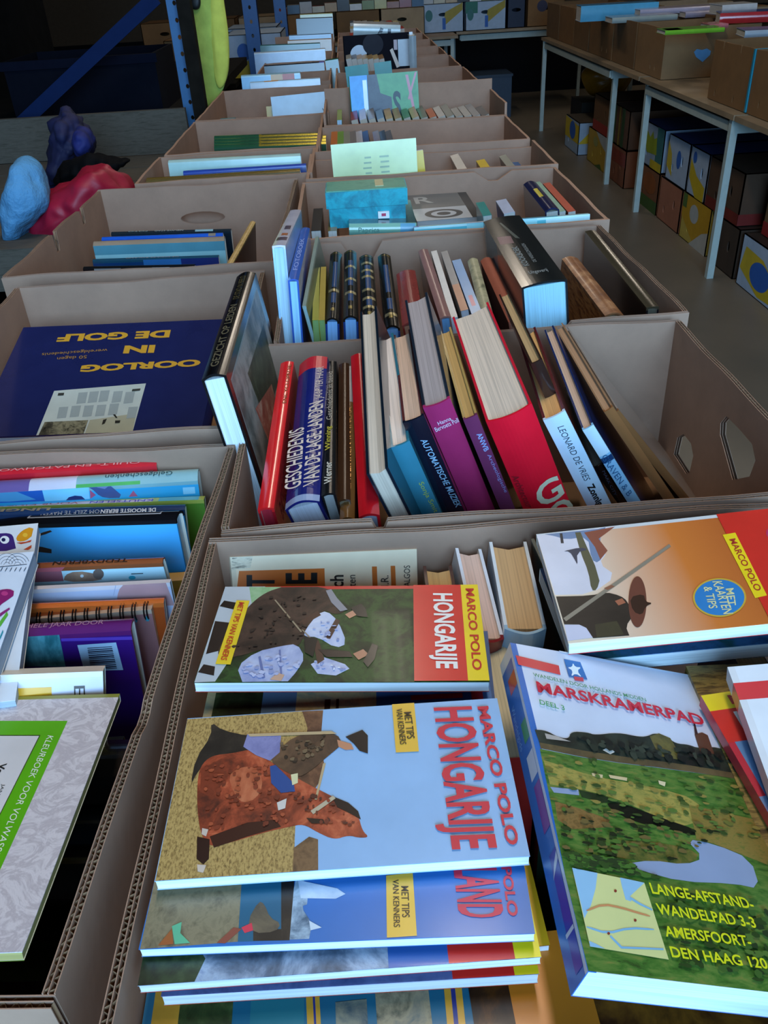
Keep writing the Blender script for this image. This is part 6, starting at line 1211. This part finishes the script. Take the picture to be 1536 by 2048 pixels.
lower('salmon brown box with dark leaf holes on the floor', 4.75, 5.12, 0, m=kraft('9a6248'), lid=mat('2c2a26'))
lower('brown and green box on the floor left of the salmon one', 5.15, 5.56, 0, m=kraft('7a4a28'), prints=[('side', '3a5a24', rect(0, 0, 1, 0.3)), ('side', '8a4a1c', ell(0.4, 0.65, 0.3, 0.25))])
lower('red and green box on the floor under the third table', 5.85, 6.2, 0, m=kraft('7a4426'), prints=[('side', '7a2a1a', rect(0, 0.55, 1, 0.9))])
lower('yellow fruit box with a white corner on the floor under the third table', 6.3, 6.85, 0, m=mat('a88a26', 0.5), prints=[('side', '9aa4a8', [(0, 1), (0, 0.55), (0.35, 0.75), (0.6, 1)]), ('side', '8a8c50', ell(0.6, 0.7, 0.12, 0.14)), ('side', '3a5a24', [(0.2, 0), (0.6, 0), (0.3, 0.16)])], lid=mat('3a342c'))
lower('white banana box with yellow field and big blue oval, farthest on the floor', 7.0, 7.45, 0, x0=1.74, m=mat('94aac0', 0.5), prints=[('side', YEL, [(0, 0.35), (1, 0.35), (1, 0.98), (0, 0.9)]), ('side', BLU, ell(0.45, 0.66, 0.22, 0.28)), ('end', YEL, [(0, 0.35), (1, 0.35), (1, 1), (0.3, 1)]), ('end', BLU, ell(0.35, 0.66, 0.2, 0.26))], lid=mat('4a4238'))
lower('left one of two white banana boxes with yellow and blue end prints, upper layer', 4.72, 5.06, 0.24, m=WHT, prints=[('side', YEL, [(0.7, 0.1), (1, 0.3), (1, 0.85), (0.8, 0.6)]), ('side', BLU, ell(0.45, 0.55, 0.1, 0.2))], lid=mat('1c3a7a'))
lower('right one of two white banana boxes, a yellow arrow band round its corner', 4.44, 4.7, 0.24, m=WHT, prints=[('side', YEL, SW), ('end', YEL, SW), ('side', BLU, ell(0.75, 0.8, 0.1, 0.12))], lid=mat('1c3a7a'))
lower('white box with a green yellow pineapple shape and dark blue lid', 5.15, 5.56, 0.24, m=WH2, prints=[('side', '2a6a6a', rect(0, 0.2, 0.3, 1)), ('side', '8a9a1c', [(0.25, 0.35), (0.7, 0.3), (0.85, 0.6), (0.75, 0.8), (0.6, 0.68), (0.5, 0.85), (0.42, 0.68), (0.3, 0.75)]), ('side', YEL, rect(0.0, 0.0, 0.5, 0.2))], lid=mat('16306a'))
lower('dark green and red striped box in the upper layer under the third table', 5.85, 6.25, 0.24, m=kraft('54361f'), prints=[('side', '2a4a26', rect(0.25, 0, 0.42, 1)), ('side', '7a6a1c', rect(0.5, 0, 0.58, 1)), ('side', '2a4a26', rect(0.75, 0, 0.9, 1))])
lower('brown box with a red base and a diamond hole in the upper layer', 6.3, 6.75, 0.24, m=kraft('5e4020'), prints=[('side', '8a2416', rect(0, 0, 1, 0.28))])
bag = soft('yellow_bag', [Vector((2.2 + 0.22 * math.cos(a) * (1 + 0.15 * math.sin(3 * a)), 8.0, 0.4 + 0.16 * math.sin(a) * (1 + 0.2 * math.cos(2 * a)))) for a in [i * math.pi / 10 for i in range(20)]], 0.24, mat('a8740f', 0.35), bump=0.05, seed=2); tag(bag, 'crumpled yellow plastic bag under the far table', 'bag')
stool = empty('storage_crate', (2.2, 8.0, 0)); tag(stool, 'low dark crate under the crumpled yellow bag', 'crate'); boxes('crate_wall', [(-0.25, 0.25, -0.2, -0.18, 0, 0.24), (-0.25, 0.25, 0.18, 0.2, 0, 0.24), (-0.25, -0.23, -0.18, 0.18, 0, 0.24), (0.23, 0.25, -0.18, 0.18, 0, 0.24)], mat('2a241c', 0.6), stool); box('crate_lid', -0.25, 0.25, -0.2, 0.2, 0.24, 0.26, mat('2a241c', 0.6), stool)

# ================================================================ far end of the hall
table('folding_table', 'pale framed table closing the hall behind the long row', 0.55, 1.02, 8.9, 9.6, 0.735, [(0.6, 8.95), (0.97, 8.95), (0.6, 9.55), (0.97, 9.55)], 'tables at the far end')
table('folding_table', 'dark table at the far end with fruit boxes on it', 1.05, 2.5, 9.3, 10.1, 0.735, [(1.1, 10.0), (2.44, 9.36), (2.44, 10.0)], 'tables at the far end')
table('folding_table', 'long table across the far left end of the hall', -2.2, 0.5, 8.9, 9.7, 0.735, [(-2.1, 9.0), (0.42, 9.0), (-2.1, 9.6), (0.42, 9.6)], 'tables at the far end')
def fbox(label, x0, x1, y0, y1, m, prints=(), z0=0.738, h=0.24): return lower(label, y0, y1, z0, x0=x0, x1=x1, h=h, m=m, prints=prints, vents=True)
FY = '9a8a1c'
fbox('white fruit box with green blob and yellow stripe at the far end, left one', 0.73, 1.12, 9.32, 9.8, WHT, [('end', '2a6a6a', ell(0.15, 0.6, 0.09, 0.2)), ('end', FY, [(0.5, 0.2), (0.98, 0.75), (0.98, 1), (0.55, 0.7)]), ('end', BLU, rect(0.48, 0.1, 0.56, 0.5))])
fbox('white fruit box with green corner and yellow stripe at the far end, right one', 1.14, 1.53, 9.32, 9.8, WHT, [('end', '1c6a5a', rect(0, 0.6, 0.3, 1)), ('end', '2a6a6a', ell(0.12, 0.55, 0.08, 0.2)), ('end', FY, [(0.5, 0.2), (0.98, 0.75), (0.98, 1), (0.55, 0.7)]), ('end', BLU, rect(0.48, 0.1, 0.56, 0.5))])
fbox('small navy box beside the fruit boxes at the far end', 1.55, 1.72, 9.35, 9.8, mat('121c3a', 0.5))
fbox('brown box with a violet spot at the far end', 1.74, 2.1, 9.35, 9.8, K2, [('end', '2a2440', ell(0.4, 0.7, 0.14, 0.2))])
for i, x in enumerate((-1.9, -1.45, -1.0, -0.55, -0.1, 0.3)):
    fbox(['leftmost', 'second', 'third', 'fourth', 'fifth', 'sixth'][i] + ' brown box on the long table across the far end', x, x + 0.42, 9.0, 9.5, [K2, K3, K4][i % 3])
pal = ['c0bca8', '8a3a34', '7a8a4a', 'a8844a', '4a6a8a', 'b8b060', '3a3a3e', 'a09a94', '9a6a5a', 'c8c8c4']
nm = ['cream', 'maroon', 'moss green', 'camel', 'denim blue', 'straw yellow', 'charcoal', 'stone', 'rose brown', 'white']
for i in range(26):
    x = -0.6 + 0.115 * i
    b = book('paperback', '%s book heaped on the far end boxes, %s' % (nm[(i * 7) % 10], ['left part', 'middle part', 'right part'][min(2, i // 10)]), pl('SC', 0.16, 0.11, 0.05 + 0.02 * (i % 3), (0, 0.5, 0), (x, 9.05 if x < 0.7 else 9.36, 0.98), (0, 0, (i * 13) % 9 - 4)), pal[(i * 7) % 10], pal[(i * 3 + 1) % 10], page='c8c4b8', hard=False, group='books heaped on the far end boxes')
cr = empty('storage_crate', (1.25, 9.2, 0)); tag(cr, 'grey blue plastic crate standing on the floor at the far end', 'crate')
boxes('crate_wall', [(-0.3, 0.3, -0.2, -0.185, 0, 0.36), (-0.3, 0.3, 0.185, 0.2, 0, 0.36), (-0.3, -0.285, -0.185, 0.185, 0, 0.36), (0.285, 0.3, -0.185, 0.185, 0, 0.36)], mat('2c3f56', 0.5), cr); box('crate_lid', -0.31, 0.31, -0.21, 0.21, 0.36, 0.38, mat('24364c', 0.5), cr); box('handle_shade', -0.08, 0.08, -0.203, -0.2, 0.24, 0.29, mat('10161e', 0.6), cr)  # dark plate on the front wall stands in for shade in a handle recess
dark_sheet = struct(box('shade_backing', -5, 7, 10.6, 10.64, 0, 0.74, mat('0c0e12', 0.8)))  # near-black sheet standing in for the shade beneath the far tables
struct(box('trim_2', -5, 7, 10.6, 10.64, 0.74, 3.2, mat('4a4238', 0.8)))
# second rack far left
rk = empty('pallet_rack', (-0.75, 6.3, 0)); tag(rk, 'far blue rack with two slotted posts behind the left row', 'rack')
for px, y in ((502, 6.3), (562, 7.6)):
    x = UY(px, 40, y).x
    V, Fc = prism([rect(0, 0, 0.09, 2.4)] + [ell(0.045, 0.6 + 0.08 * i, 0.009, 0.012, 8) for i in range(20)], lambda s, z, q: (x - 0.045 + s + 0.75, y - 6.3 + q, z), -0.002, 0.002); mesh_obj('upright_post', V, Fc, mat('2a5a9a', 0.4), rk)
    box('post_flange', x - 0.046 + 0.75, x - 0.042 + 0.75, y - 6.3, y - 6.3 + 0.07, 0, 2.4, BLUED, rk); box('post_flange', x + 0.042 + 0.75, x + 0.046 + 0.75, y - 6.3, y - 6.3 + 0.07, 0, 2.4, BLUED, rk)
box('shelf_deck', -1.1, -0.02, 0.0, 1.3, 0.7, 0.73, DARKW, rk)
for i, (x, y, m, pr) in enumerate([(-1.22, 6.4, K2, []), (-0.83, 6.55, WHT, [('end', YEL, SW), ('end', BLU, ell(0.3, 0.6, 0.12, 0.2))]), (-0.9, 7.2, WH2, [('end', YEL, [(0.2, 0.3), (0.7, 0.2), (0.9, 0.6), (0.4, 0.7)])])]):
    lower(['brown box on the far rack beside the vest', 'white banana box with yellow arrow on the far rack', 'white box with yellow blob behind the far rack posts'][i], y, y + 0.5, 0.735, x0=x, x1=x + 0.38, h=0.26, m=m, prints=pr)
